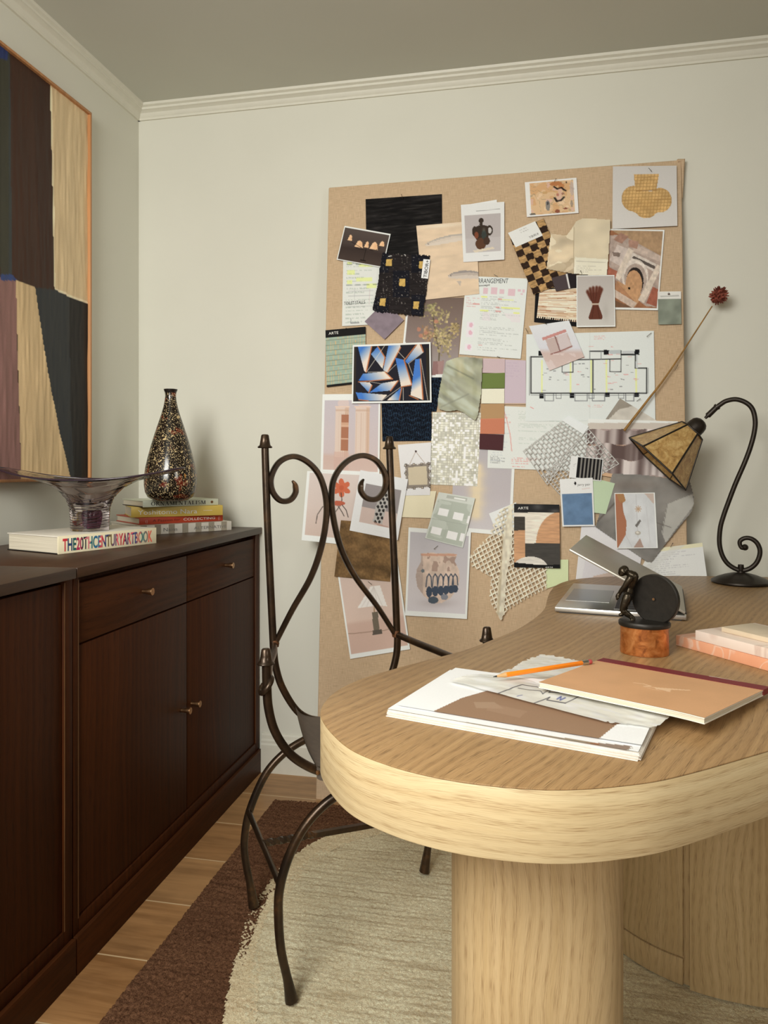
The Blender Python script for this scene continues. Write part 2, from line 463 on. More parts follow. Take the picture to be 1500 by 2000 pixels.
    # rug
    def rug(name, c1, c2, c3, streak):
        t = NT(name); sp = t.N.new('ShaderNodeSeparateXYZ'); t.L.new(t.geo(), sp.inputs[0]); x, y, z = sp.outputs
        n1 = t.noise(t.comb(t.math('MULTIPLY', x, 6.0), t.math('MULTIPLY', y, 90.0), 0.0), 1.0, 3.0, 0.6)
        n2 = t.math('ADD', t.math('MULTIPLY', t.noise(t.geo(), 420.0, 3.0, 0.7), .5), t.math('MULTIPLY', t.noise(t.geo(), 150.0, 3.0, 0.7), .5)); n3 = t.noise(t.geo(), 9.0, 3.0)
        n4 = t.noise(t.comb(t.math('MULTIPLY', x, 18.0), t.math('MULTIPLY', y, 220.0), 4.0), 1.0, 2.0)
        c = t.mix(t.step(n2, 0.38, 0.62), c1, c2)
        c = t.mix(t.math('MULTIPLY', t.step(n1, 0.48, 0.75), streak), c, c3)
        c = t.mix(t.math('MULTIPLY', t.step(n4, 0.64, 0.74), streak * 0.8), c, c3)
        c = t.mix(t.math('MULTIPLY', t.step(n3, 0.4, 0.7), 0.25), c, c1)
        t.bump(n2, 0.9, 0.004)
        t.b.inputs['Sheen Weight'].default_value = 0.0
        return t.base(c, 0.95, 0, 0.05)
    M['rug_dark'] = rug('dark_brown_pile', lin((70, 44, 30)), lin((140, 102, 76)), lin((54, 33, 22)), 0.5)
    M['rug_light'] = rug('oatmeal_pile', lin((206, 186, 148)), lin((255, 246, 216)), lin((166, 142, 108)), 0.9)
    M['rug_band'] = rug('sand_pile', lin((206, 182, 142)), lin((255, 240, 206)), lin((184, 148, 112)), 0.4)
    # glass
    t = NT('smoky_glass'); b = t.b; b.inputs['Transmission Weight'].default_value = 1.0; b.inputs['IOR'].default_value = 1.45
    M['glass'] = t.base((0.60, 0.53, 0.52, 1), 0.015)
    t = NT('purple_glass'); b = t.b; b.inputs['Transmission Weight'].default_value = 0.9; b.inputs['IOR'].default_value = 1.45
    M['purple_glass'] = t.base((0.34, 0.12, 0.24, 1), 0.03)
    t = NT('dark_rim_glass'); b = t.b; b.inputs['Transmission Weight'].default_value = 0.0
    M['rim_glass'] = t.base((0.035, 0.02, 0.03, 1), 0.08)
    # speckled vase
    t = NT('speckled_glaze'); p = t.obj()
    f = t.noise(p, 260.0, 2.0, 0.6, 0.2); g = t.noise(p, 70.0, 3.0, 0.6, 0.3); h = t.noise(p, 26.0, 2.0, 0.5, 0.6)
    mp = t.N.new('ShaderNodeVectorMath'); mp.operation = 'ADD'; t.L.new(p, mp.inputs[0]); mp.inputs[1].default_value = (3.3, 1.7, 5.1)
    k = t.noise(mp.outputs[0], 34.0, 3.0, 0.6, 0.5)
    c = t.mix(t.step(h, 0.60, 0.64), lin((24, 17, 13)), lin((98, 36, 22)))
    c = t.mix(t.step(f, 0.58, 0.62), c, lin((206, 184, 140)))
    c = t.mix(t.step(g, 0.63, 0.66), c, lin((206, 182, 134)))
    c = t.mix(t.step(k, 0.66, 0.69), c, lin((176, 122, 62)))
    M['vase'] = t.base(c, 0.16, 0, 0.55)
    M['black_glaze'] = plain('black_glaze', (0.012, 0.009, 0.008, 1), 0.2)
    for k, c in dict(cream_board=(226, 216, 184), grey_board=(196, 200, 180), yellow_cover=(204, 176, 84), red_cover=(176, 62, 34), white_cover=(214, 208, 196), black_cover=(26, 24, 22), cover_white=(224, 218, 204)).items():
        M[k] = plain(k, lin(c, 1.15), 0.45, 0, 0.03, 8)
    t = NT('page_edges'); sp = t.N.new('ShaderNodeSeparateXYZ'); t.L.new(t.obj(), sp.inputs[0])
    f = t.noise(t.comb(t.math('MULTIPLY', sp.outputs[0], 4.0), t.math('MULTIPLY', sp.outputs[1], 4.0), t.math('MULTIPLY', sp.outputs[2], 900.0)), 1.0, 2.0)
    M['pages'] = t.base(t.ramp(f, [(0.3, lin((196, 186, 164))), (0.7, lin((232, 224, 204)))]), 0.8, 0, 0.1)
    M['frame'] = wood('pale_frame_wood', lin((206, 150, 100)), lin((188, 130, 84)), lin((150, 98, 60)), 'OBJ', 'Z', rough=0.45, pore=0.3)
    t = NT('linen_weave'); sp = t.N.new('ShaderNodeSeparateXYZ'); t.L.new(t.obj(), sp.inputs[0]); x, y, z = sp.outputs
    a = t.noise(t.comb(t.math('MULTIPLY', x, 40.0), t.math('MULTIPLY', z, 900.0), 0.0), 1.0, 2.0)
    b = t.noise(t.comb(t.math('MULTIPLY', x, 900.0), t.math('MULTIPLY', z, 40.0), 2.0), 1.0, 2.0)
    w = t.math('ADD', t.math('MULTIPLY', a, 0.5), t.math('MULTIPLY', b, 0.5)); g = t.noise(t.obj(), 4.0, 3.0)
    c = t.ramp(w, [(0.35, lin((172, 148, 120), 1.2)), (0.65, lin((204, 180, 150), 1.2))])
    c = t.mix(t.math('MULTIPLY', g, 0.2), c, lin((168, 142, 112), 1.2)); t.bump(w, 0.3, 0.001)
    M['linen'] = t.base(c, 0.9, 0, 0.1)
    M['alu'] = plain('brushed_aluminium', (0.60, 0.58, 0.54, 1), 0.32, 0.9, 0.03, 20)
    M['alu_lid'] = plain('satin_aluminium_lid', (0.47, 0.44, 0.38, 1), 0.42, 0.6, 0.03, 20)
    M['keys'] = plain('keyboard_black', (0.03, 0.028, 0.026, 1), 0.5)
    M['pad'] = plain('touchpad_grey', (0.36, 0.36, 0.35, 1), 0.3, 0.7, 0.02)
    M['screen'] = plain('dark_screen', (0.01, 0.01, 0.012, 1), 0.1)
    t = NT('patinated_copper'); p = t.obj(); f = t.noise(p, 60.0, 4.0, 0.6, 0.8); g = t.noise(p, 300.0, 2.0)
    c = t.ramp(f, [(0.3, lin((132, 74, 36))), (0.5, lin((192, 118, 62))), (0.75, lin((222, 156, 96)))])
    M['copper'] = t.base(c, 0.34, 0.7)
    M['bronze'] = plain('dark_bronze', lin((58, 50, 38)), 0.3, 0.75, 0.3, 160, 0.2)
    M['disc'] = plain('blackened_disc', lin((44, 40, 35)), 0.45, 0.5, 0.2, 90, 0.15)
    def marble(name, a, b, v, sc_=18.0):
        t = NT(name); p = t.obj(); f = t.noise(p, sc_, 4.0, 0.6, 0.6); g = t.noise(p, sc_ * 0.8, 2.0, 0.5, 1.2)
        c = t.mix(f, a, b); k = t.math('ABSOLUTE', t.math('SUBTRACT', g, 0.5)); k = t.math('SUBTRACT', 1.0, t.step(k, 0.0, 0.035))
        return t.base(t.mix(t.math('MULTIPLY', k, 0.45), c, v), 0.4, 0, 0.4)
    M['marble_pink'] = marble('salmon_marble', lin((216, 148, 112), 1.1), lin((230, 172, 138), 1.1), lin((236, 222, 204)))
    M['marble_white'] = marble('blush_marble', lin((236, 222, 208), 1.1), lin((228, 206, 192), 1.1), lin((190, 150, 130)), 10)
    M['marble_cream'] = marble('cream_marble', lin((226, 210, 184)), lin((218, 198, 170)), lin((208, 188, 160)), 8)
    M['plaster'] = plain('white_plaster', lin((230, 224, 214), 1.1), 0.6)
    M['pencil'] = plain('orange_lacquer', lin((238, 132, 28), 1.1), 0.35, 0, 0.02)
    M['pencil_wood'] = plain('pencil_cedar', lin((222, 176, 120)), 0.7)
    M['graphite'] = plain('graphite', (0.03, 0.03, 0.03, 1), 0.4)
    M['ferrule'] = plain('metal_ferrule', (0.6, 0.58, 0.5, 1), 0.3, 1.0)
    M['eraser'] = plain('pink_eraser', lin((196, 84, 84)), 0.8)
    M['pin'] = plain('steel_pin', (0.25, 0.23, 0.2, 1), 0.35, 0.9)
    M['stem'] = plain('dry_stem', lin((150, 112, 58)), 0.8, 0, 0.25, 60)
    M['flower'] = plain('dried_red_flower', lin((142, 74, 58)), 0.9, 0, 0.3, 150)
    M['maroon'] = plain('maroon_cloth', lin((122, 26, 36)), 0.6)
mk()

# ================================================================== ROOM
XR, YF = 2.5, -2.3
structure(build(MB().box(XW - .1, XR + .1, YF - .1, YW + .1, -.1, 0), 'floor', M['floor'], smooth=None, org=(0, 0, 0)))
structure(build(MB().box(XW - .1, XR + .1, YF - .1, YW + .1, ZC, ZC + .1), 'ceiling', M['ceil'], smooth=None, org=(0, 0, ZC)))
structure(build(MB().box(XW - .1, XR + .1, YW, YW + .1, 0, ZC), 'wall_back', M['wall'], smooth=None))
structure(build(MB().box(XW - .1, XW, YF - .1, YW, 0, ZC), 'wall_left', M['wall'], smooth=None))
structure(build(MB().box(XR, XR + .1, YF - .1, YW, 0, ZC), 'wall_right', M['wall_far'], smooth=None))
structure(build(MB().box(XW, XR, YF - .1, YF, 0, ZC), 'wall_front', M['wall_far'], smooth=None))
def sweep_profile(prof, a, b, inward, name):
    """prof: (distance from wall, z) extruded from a to b along a wall"""
    a, b, n = Vector(a), Vector(b), Vector(inward)
    mb = MB(); k = len(prof)
    mb.add([a + n * d + Vector((0, 0, z)) for d, z in prof] + [b + n * d + Vector((0, 0, z)) for d, z in prof],
           [(i, i + 1, k + i + 1, k + i) for i in range(k - 1)] + [tuple(range(k)), tuple(range(2 * k - 1, k - 1, -1))])
    return structure(build(mb, name, M['trim'], smooth=25))
crown = [(0, ZC - .047), (.007, ZC - .047), (.008, ZC - .040), (.012, ZC - .036), (.016, ZC - .026), (.026, ZC - .020), (.030, ZC - .019), (.031, ZC - .012), (.040, ZC - .008), (.042, ZC), (0, ZC)]
sweep_profile(crown, (XW, YW, 0), (XR, YW, 0), (0, -1, 0), 'trim_1')
sweep_profile(crown, (XW, YF, 0), (XW, YW, 0), (1, 0, 0), 'trim_2')
base_p = [(0, 0), (.016, 0), (.016, .098), (.013, .104), (.013, .112), (.009, .118), (.008, .130), (.004, .136), (0, .137)]
sweep_profile(base_p, (-0.953, YW, 0), (XR, YW, 0), (0, -1, 0), 'baseboard_back')

# ================================================================== WALL PAINTING
PXN = -1.413
pt = thing('abstract_painting', 'large abstract painting of brown, cream, mauve and black blocks on left wall', 'painting', (XW + .01, 1.5, 1.03))
def q(x, y):
    p = onx(x, y, PXN); return (p.y, p.z)
Y0, Y1, Z0, Z1 = 0.82, 2.143, 1.046, 2.214
def paint_big(c):
    c.px(); P = lambda *l: [q(*a) for a in l]
    c.fill((58, 34, 22))
    # upper row
    c.poly([(0.8, 1.62), (1.781, 1.62), (1.781, 2.3), (0.8, 2.3)], (50, 48, 36))
    c.poly(P((0, 60), (19, 75), (24, 548), (0, 545)), (56, 54, 40))
    c.poly(P((16, 60), (21, 75), (24, 548), (18, 548)), (48, 56, 62), .6)
    c.poly(P((-5, 80), (14, 90), (16, 118), (-5, 112)), (30, 46, 92))
    c.poly(P((19, 60), (99, 140), (101, 260), (104, 400), (106, 568), (72, 561), (30, 545), (24, 540)), (60, 34, 20))
    c.poly(P((60, 100), (99, 140), (104, 400), (106, 568), (80, 563)), (54, 30, 18))
    c.poly(P((98, 160), (180, 230), (180, 592), (165, 592), (140, 582), (107, 566), (104, 400), (101, 300)), (204, 176, 128))
    c.poly(P((98, 170), (101, 172), (105, 330), (108, 566), (106, 566), (102, 330)), (222, 200, 156))
    c.poly(P((107, 562), (140, 577), (168, 588), (178, 594), (165, 592), (140, 582), (107, 568)), (222, 202, 162))
    c.poly([(0.8, 1.0), (1.79, 1.0), q(0, 540), (0.8, 1.61)], (120, 84, 74))
    # lower row
    c.poly(P((-80, 520), (0, 540), (30, 548), (32, 560), (34, 690), (42, 940), (-80, 950)), (132, 92, 82))
    c.poly(P((0, 536), (24, 536), (34, 548), (0, 548)), (40, 60, 108))
    c.poly(P((31, 548), (70, 561), (80, 640), (95, 735), (118, 850), (142, 950), (42, 950), (35, 690)), (202, 170, 118))
    c.poly(P((69, 561), (108, 566), (140, 582), (180, 596), (180, 950), (142, 950), (118, 850), (95, 735), (80, 640)), (44, 46, 46))
    c.poly(P((135, 580), (180, 596), (180, 950), (146, 950), (138, 800)), (28, 25, 23))
    n = vnoise(c.X, c.Y, 90, 5, 3, 3) * .5 + vnoise(c.X, c.Y, 25, 9, 5, 3) * .5
    c.mul(0.90 + 0.2 * n)
painted('canvas', [(PXN, Y0, Z1), (PXN, Y1, Z1), (PXN, Y1, Z0), (PXN, Y0, Z0)], [(Y0, Z1), (Y1, Z1), (Y1, Z0), (Y0, Z0)], 330, 330, paint_big, M['canvas'],
        disp=lambda c: (vnoise(c.X, c.Y, 120, 12, 8, 2) - .5) * .003, nrm=(1, 0, 0), parent=pt, gain=GAIN * 1.1)
mb = MB(); fx0, fx1, w = XW + .002, XW + .032, .008
for a, b, cc, d in ((Y0 - w, Y1 + w, Z1, Z1 + w), (Y0 - w, Y1 + w, Z0 - w, Z0), (Y0 - w, Y0, Z0, Z1), (Y1, Y1 + w, Z0, Z1)):
    mb.box(fx0, fx1, a, b, cc, d)
build(mb, 'frame', M['frame'], pt, bevel=.001)
build(MB().box(XW + .002, XW + .017, Y0, Y1, Z0, Z1), 'stretcher_panel', M['cream_board'], pt, smooth=None)

# ================================================================== SIDEBOARDS
def knob(p, parent):
    build(MB().lathe([(.0055, 0), (.0055, .004), (.0065, .012), (.0095, .0255), (.0092, .027), (.0, .0272)], p, 20, (1, 0, 0)), 'knob', M['brass'], parent)
def cabinet(y0, y1, label, drawers):
    t = thing('sideboard', label, 'cabinet', (-1.2, (y0 + y1) / 2, 0))
    xb = XW + .004
    ls, rs = .019, .038 if drawers else .030
    a, b = y0 + ls, y1 - rs
    mb = MB().box(xb, -.995, y0 + .001, y1 - .001, .082, .843)
    mb.box(-.995, -.962, y0 + .001, a, .082, .843).box(-.995, -.962, b, y1 - .001, .082, .843)
    mb.box(-.995, -.962, a, b, .082, .112)
    build(mb, 'carcass', M['dark'], t, bevel=.0012)
    build(MB().box(xb, -.953, y0 + .001, y1 - .001, 0, .081), 'plinth', M['dark_h'], t, bevel=.0015)
    build(MB().box(xb, -.953, y0 + .0008, y1 - .0008, .844, CT), 'top_panel', M['dark_top'], t, bevel=.0015)
    g = .002; mid = (a + b) / 2 if drawers else None
    zt = .829 if drawers else .838
    zd = .697 if drawers else zt
    cols = [(a, mid), (mid, b)]if drawers else [(a, (a + b) / 2), ((a + b) / 2, b)]
    for i, (p0, p1) in enumerate(cols):
        d = build(MB().box(-.985, -.966, p0 + g, p1 - g, .112 + g, zd - g), 'door', M['dark'], t, bevel=.0012)
        kp = (-.966, (p1 - .032) if i == 0 else (p0 + .028), .403)
        knob(kp, d)
        if drawers:
            d = build(MB().box(-.985, -.966, p0 + g, p1 - g, zd + g, zt), 'drawer', M['dark_h'], t, bevel=.0012)
            knob((-.966, 1.699 if i == 0 else 2.203, .768), d)
    # slim strips beside the opening, coloured pale for wear and painted bevel highlights
    for e0, e1 in ((a - .0035, a - .0005), (b + .0005, b + .003)): build(MB().box(-.9625, -.9612, e0, e1, .112, .838), 'worn_lit_edge', M['dark_edge'], t, smooth=None)
    return t
cabinet(1.408, 2.488, 'dark oak sideboard with two drawers and brass knobs, below the speckled vase', True)
cabinet(0.30, 1.406, 'dark oak sideboard with full height door, cut off at left edge', False)

# ================================================================== RUG
from math import cos, sin
inner = [(-.434, 2.185), (-.52, 2.135), (-.591, 2.065), (-.645, 1.96), (-.668, 1.84), (-.672, 1.70), (-.651, 1.567), (-.622, 1.44), (-.585, 1.325), (-.52, 1.18), (-.42, 1.03), (-.28, .90), (-.1, .82), (.2, .78), (.6, .78), (1.0, .9), (1.25, 1.2), (1.3, 1.6), (1.2, 1.95), (.95, 2.15), (.6, 2.205), (.2, 2.21), (-.15, 2.21), (-.32, 2.205)]
inner = [(p.x, p.y) for p in catmull([(x, y, 0) for x, y in inner], 8, True)]
icx, icy = .3, 1.5
def scaled(k): return [(icx + (x - icx) * k, icy + (y - icy) * (k - .02 * (1 - k))) for x, y in inner]
rug = thing('area_rug', 'dark brown rug with rounded oatmeal centre under the chair and desk', 'rug', (.2, 1.4, 0))
def pile(name, mat, clipf, x0, x1, y0, y1, st, zb, amp, seed):
    nx, ny = int((x1 - x0) / st), int((y1 - y0) / st)
    rs = np.random.RandomState(seed)
    jit = rs.rand(ny, nx)
    def dsp(c): return (jit - .5) * amp + (vnoise(c.X, c.Y, 14, 14, seed) - .5) * .003
    edge = rs.rand(ny - 1, nx - 1)
    o = painted(name, [(x0, y1, zb), (x1, y1, zb), (x1, y0, zb), (x0, y0, zb)], [(x0, y1), (x1, y1), (x1, y0), (x0, y0)], nx, ny, lambda c: None, mat, disp=dsp, nrm=(0, 0, 1),
                clip=lambda X, Y, u, v: clipf(X + (edge - .5) * .005, Y + (edge[::-1] - .5) * .005), parent=rug)
    return o
band = scaled(.955)
pile('border_pile', M['rug_dark'], lambda X, Y: ~inpoly(X, Y, scaled(.975)), -.822, 1.3, .6, 2.262, .0042, .0125, .005, 1)
pile('edge_band', M['rug_band'], lambda X, Y: inpoly(X, Y, inner) & ~inpoly(X, Y, scaled(.93)), -.7, 1.1, .75, 2.24, .004, .0138, .003, 2)
pile('centre_field', M['rug_light'], lambda X, Y: inpoly(X, Y, band), -.7, 1.1, .75, 2.24, .004, .0146, .0028, 3)
build(MB().prism([(-.82, .6), (1.3, .6), (1.3, 2.26), (-.82, 2.26)], 0.0005, .009), 'backing', M['rug_dark'], rug, smooth=None)

# ================================================================== DESK
out = [(-.265, .908), (-.215, .835), (-.16, .795), (-.101, .772), (-.04, .7635), (.022, .768), (.085, .790), (.146, .826), (.261, .921), (.42, 1.06), (.62, 1.19), (.85, 1.30), (1.1, 1.42), (1.3, 1.6), (1.38, 1.85), (1.32, 2.15), (1.12, 2.33), (.85, 2.375), (.53, 2.358), (.38, 2.334), (.25, 2.302), (.156, 2.252), (.095, 2.188), (.055, 2.09), (.035, 1.97), (.026, 1.85), (.020, 1.75), (.003, 1.65), (-.034, 1.515), (-.078, 1.412), (-.125, 1.315), (-.179, 1.237), (-.228, 1.165), (-.265, 1.10), (-.284, 1.035), (-.284, .965)]
outl = [(p.x, p.y) for p in catmull([(x, y, 0) for x, y in out], 10, True)]
desk = thing('kidney_desk', 'pale oak kidney shaped desk with thick rounded edge and column leg', 'desk', (.2, 1.5, 0))
build(MB().prism(outl, ZD - .0016, ZD), 'tabletop', M['oak_top'], desk, bevel=.0006, smooth=30)
cum = [0.0]
for i in range(1, len(outl)): cum.append(cum[-1] + math.dist(outl[i], outl[i - 1]))
OA = np.array(outl)
def uv_edge(co, n):
    i = int(np.argmin((OA[:, 0] - co.x) ** 2 + (OA[:, 1] - co.y) ** 2)); return (cum[i], co.z)
mb = MB().prism([(x, y) for x, y in outl], ZD - .0765, ZD - .0017)
build(mb, 'edge_band', M['oak_edge'], desk, bevel=.0015, smooth=30, uvf=uv_edge)
def superell(cx, cy, rx, ry, e, n=72, rot=0.0):
    o = []
    for k in range(n):
        a = 2 * PI * k / n; c, s_ = cos(a), sin(a)
        x = rx * abs(c) ** (2 / e) * (1 if c >= 0 else -1); y = ry * abs(s_) ** (2 / e) * (1 if s_ >= 0 else -1)
        o.append((cx + x * cos(rot) - y * sin(rot), cy + x * sin(rot) + y * cos(rot)))
    return o
def uv_round(cx, cy, r):
    return lambda co, n: (co.z, math.atan2(co.x - cx, -(co.y - cy)) * r)
build(MB().prism(superell(-.002, 1.03, .112, .105, 2.5, rot=TH), .0186, ZD - .077), 'column_leg', M['oak_leg'], desk, bevel=.002, smooth=30, uvf=uv_round(0, 1.03, .11))
ped = superell(.46, 1.93, .34, .345, 2.35, 144)
def arc(lo, hi):   # slice of the pedestal outline by bearing, closed to its centre
    k = [p for p in ped if lo <= p[0] <= hi and p[1] < 1.93]
    return k
pd = build(MB().prism(ped, .0186, ZD - .077), 'pedestal', M['oak_leg'], desk, bevel=.002, smooth=30, uvf=uv_round(.46, 1.93, .36))
def shell(x0, x1, z0, z1, d, name, parent, mat):
    ps = sorted([p for p in ped if x0 <= p[0] <= x1 and p[1] < 1.93])
    o_ = [(.46 + (x - .46) * (1 + d), 1.93 + (y - 1.93) * (1 + d)) for x, y in ps]
    i_ = [(.46 + (x - .46) * .99, 1.93 + (y - 1.93) * .99) for x, y in ps]
    return build(MB().prism(o_ + i_[::-1], z0, z1), name, mat, parent, bevel=.0012, smooth=30, uvf=uv_round(.46, 1.93, .36))
shell(.12, .298, .0765, ZD - .078, .016, 'door_panel', pd, M['oak_leg'])
shell(.12, .298, .0188, .0730, .016, 'kick_panel', pd, M['oak_leg'])
shell(.302, .79, .0188, ZD - .078, .034, 'front_panel', pd, M['oak_leg'])

# ================================================================== CHAIR
CO = Vector((-.388, 1.658, .0)); CU = Vector((.854, .52, 0)); CV_ = Vector((.52, -.854, 0)); UZ = Vector((0, 0, 1))
def ch(u, v, z): return CO + CU * u + CV_ * v + UZ * z
chair = thing('iron_armchair', 'dark wrought iron chair with heart scroll back behind desk', 'chair', (CO.x, CO.y, 0))
FR, BK = .171, -.171
RECT = [(-1, -1), (1, -1), (1, 1), (-1, 1)]
def bar(pts, name, a=.0065, b=.0065, per=6, ref=None, parent=chair, taper=None, rnd=False):
    """strap of half-thickness a (along ref) and half-depth b"""
    ps = catmull(pts, per) if len(pts) > 2 else [Vector(p) for p in pts]
    k = .45
    sec = [(a, -b * k), (a, b * k), (a * k, b), (-a * k, b), (-a, b * k), (-a, -b * k), (-a * k, -b), (a * k, -b)]
    r = [1.0] * len(ps)
    if taper:
        for i in range(len(ps)):
            r[i] = np.interp(i / (len(ps) - 1), [t[0] for t in taper], [t[1] for t in taper])
    return build(MB().tube(ps, list(r), sec=sec, ref=ref), name, M['iron'], parent, smooth=50)
def finial(p, parent=chair, s=1.0):
    prof = [(.0, .0), (.017, .0), (.0185, .002), (.017, .0045), (.0135, .007), (.0115, .018), (.0095, .031), (.007, .0335), (.0, .034)]
    return build(MB().lathe([(r * s, z * s) for r, z in prof], p, 12, sx=1.0, sy=.8, rot=math.atan2(CU.y, CU.x)), 'finial', M['iron'], parent, smooth=45)
zf = 1.127
upl = bar([ch(-.175, BK, .640), ch(-.182, BK - .004, .80), ch(-.189, BK - .010, .98), ch(-.193, BK - .014, zf)], 'upright', .0085, .0085, ref=CU)
upr = bar([ch(.147, BK, .640), ch(.142, BK - .004, .80), ch(.136, BK - .010, .98), ch(.131, BK - .014, zf)], 'upright', .0085, .0085, ref=CU)
finial(ch(-.193, BK - .014, zf - .001), upl); finial(ch(.131, BK - .014, zf - .001), upr)
def rec(z): return BK - .014 * (z - .64) / .49
scl = [(-.168, .655), (-.128, .728), (-.082, .803), (-.056, .870), (-.041, .94), (-.040, 1.00), (-.055, 1.055), (-.084, 1.090), (-.122, 1.106), (-.158, 1.092), (-.178, 1.056), (-.176, 1.022), (-.157, .998), (-.133, .998), (-.118, 1.016), (-.119, 1.036), (-.126, 1.046)]
scr = [(.140, .650), (.094, .722), (.036, .800), (.000, .870), (-.019, .94), (-.026, 1.00), (-.018, 1.052), (.013, 1.092), (.055, 1.109), (.094, 1.096), (.118, 1.060), (.117, 1.024), (.097, .999), (.070, .999), (.053, 1.017), (.053, 1.037), (.060, 1.049)]
tp = [(0, .9), (.8, 1.0), (.9, 1.0), (1, .35)]
def scroll(pl):
    ps = catmull([ch(u, rec(z), z) for u, z in pl], 8)
    rr = [float(np.interp(i / (len(ps) - 1), [0, .15, .8, .92, 1], [.85, 1, 1.0, .95, .3])) for i in range(len(ps))]
    # ref = chair depth: section a -> depth, b -> in-plane thickness
    a, b = .0105, .0068; k = .55
    sec = [(a, -b * k), (a, b * k), (a * k, b), (-a * k, b), (-a, b * k), (-a, -b * k), (-a * k, -b), (a * k, -b)]
    return build(MB().tube(ps, rr, sec=sec, ref=CV_), 'back_scroll', M['iron'], chair, smooth=50)
scroll(scl); scroll(scr)
for u in (-.172, .144):
    build(MB().lathe([(.0, -.011), (.010, -.008), (.0115, 0), (.010, .008), (.0, .011)], ch(u, BK, .650), 12), 'weld', M['weld'], chair)
# seat hoops
def hoop(pts, v, name='seat_hoop'):
    bar([ch(u, v, z) for u, z in pts], name, .0075, .0085, 8, ref=CV_)
hoop([(-.175, .646), (-.170, .595), (-.152, .538), (-.113, .476), (-.065, .449), (-.012, .441), (.042, .450), (.088, .477), (.127, .538), (.145, .595), (.148, .645)], BK)
hoop([(-.257, .694), (-.256, .650), (-.253, .607), (-.241, .561), (-.216, .518), (-.185, .489), (-.143, .466), (-.08, .452), (-.015, .448), (.05, .452), (.113, .466), (.155, .489), (.186, .518), (.211, .561), (.223, .607), (.226, .650), (.227, .700)], FR)
finial(ch(-.258, FR, .692), chair, .95); finial(ch(.227, FR, .699), chair, .95)
# arms: from the back uprights forward, curling under the front finials
def arm(u0, u1, s):
    pts = [ch(u0, BK, .648), ch(u0 + s * .012, BK + .06, .645), ch(u0 + (u1 - u0) * .45, -.03, .640), ch(u0 + (u1 - u0) * .75, .08, .640), ch(u1 - s * .004, .150, .664)]
    bar(pts, 'armrest', .0075, .0085, 8, ref=UZ)
    c = ch(u1, FR - .002, .655); R = .017
    ring = [c + CV_ * (R * cos(a)) * .95 + CU * (R * sin(a)) * .6 * -s + UZ * (R * sin(a) * .8 - .004) for a in [PI * 1.05 + 2 * PI * k / 20 for k in range(20)]]
    build(MB().tube(ring, [.0058] * 20, 8), 'arm_curl', M['iron'], chair, smooth=60)
arm(-.175, -.257, -1); arm(.147, .226, 1)
# leather sling
cu_b = catmull([ch(u, BK, z) for u, z in [(-.122, .496), (-.104, .474), (-.065, .459), (-.012, .451), (.042, .460), (.084, .477), (.10, .496)]], 4)
cu_f = catmull([ch(u, FR, z) for u, z in [(-.158, .484), (-.143, .476), (-.08, .462), (-.015, .458), (.05, .462), (.113, .476), (.128, .484)]], 4)
rows = []
for i in range(13):
    t = i / 12; ext = -.012 if i == 0 else 0
    rows.append([a.lerp(b, t) + UZ * (-.018 * math.sin(PI * t)) for a, b in zip(cu_b, cu_f)])
rows.insert(0, [p - CV_ * .012 - UZ * .002 for p in cu_b]); rows.append([p + CV_ * .010 - UZ * .004 for p in cu_f]); rows.append([p + CV_ * .011 - UZ * .022 for p in cu_f])
mb = MB().grid(rows); n0 = len(mb.v); 
mb.grid([[p - UZ * .003 for p in r] for r in rows])
build(mb, 'leather_sling', M['leather'], chair, smooth=60)
for p in (cu_f[1], cu_f[-2]):
    build(MB().lathe([(.0045, -.001), (.004, .002), (.0, .003)], p + CV_ * .012 - UZ * .012, 10, CV_), 'rivet', M['brass'], chair)
# legs: two arches, each leg its own strap
def legs(v, pts, dv):
    for s in (-1, 1):
        P = [ch(s * u, v + dv * (1 - z / .43), z) for u, z in pts]
        bar(P, 'leg', .0085, .0085, 8, ref=CV_, taper=[(0, 1.5), (.04, 1.35), (.12, 1.0), (1, 1.0)])
legs(FR, [(.207, .021), (.214, .060), (.228, .125), (.233, .19), (.231, .245), (.214, .303), (.184, .357), (.144, .396), (.10, .419), (.05, .432), (-.001, .437)], .0)
legs(BK, [(.223, .021), (.232, .075), (.244, .14), (.245, .19), (.232, .255), (.194, .335), (.145, .382), (.092, .408), (.045, .424), (-.001, .430)], .0)
for s in (-1, 1):
    bar([ch(s * .236, BK, .252), ch(s * .232, FR, .258)], 'side_stretcher', .006, .006, ref=UZ)
tw = [ch(-.234 + .468 * k / 60, 0, .255) for k in range(61)]
sec = [(1, 1), (-1, 1), (-1, -1), (1, -1)]
build(MB().tube(tw[:16], .0058, sec=sec, ref=UZ, twist=5 * PI).tube(tw[15:46], .0058, sec=sec, ref=UZ).tube(tw[45:], .0058, sec=sec, ref=UZ, twist=5 * PI), 'twisted_stretcher', M['iron'], chair, smooth=30)

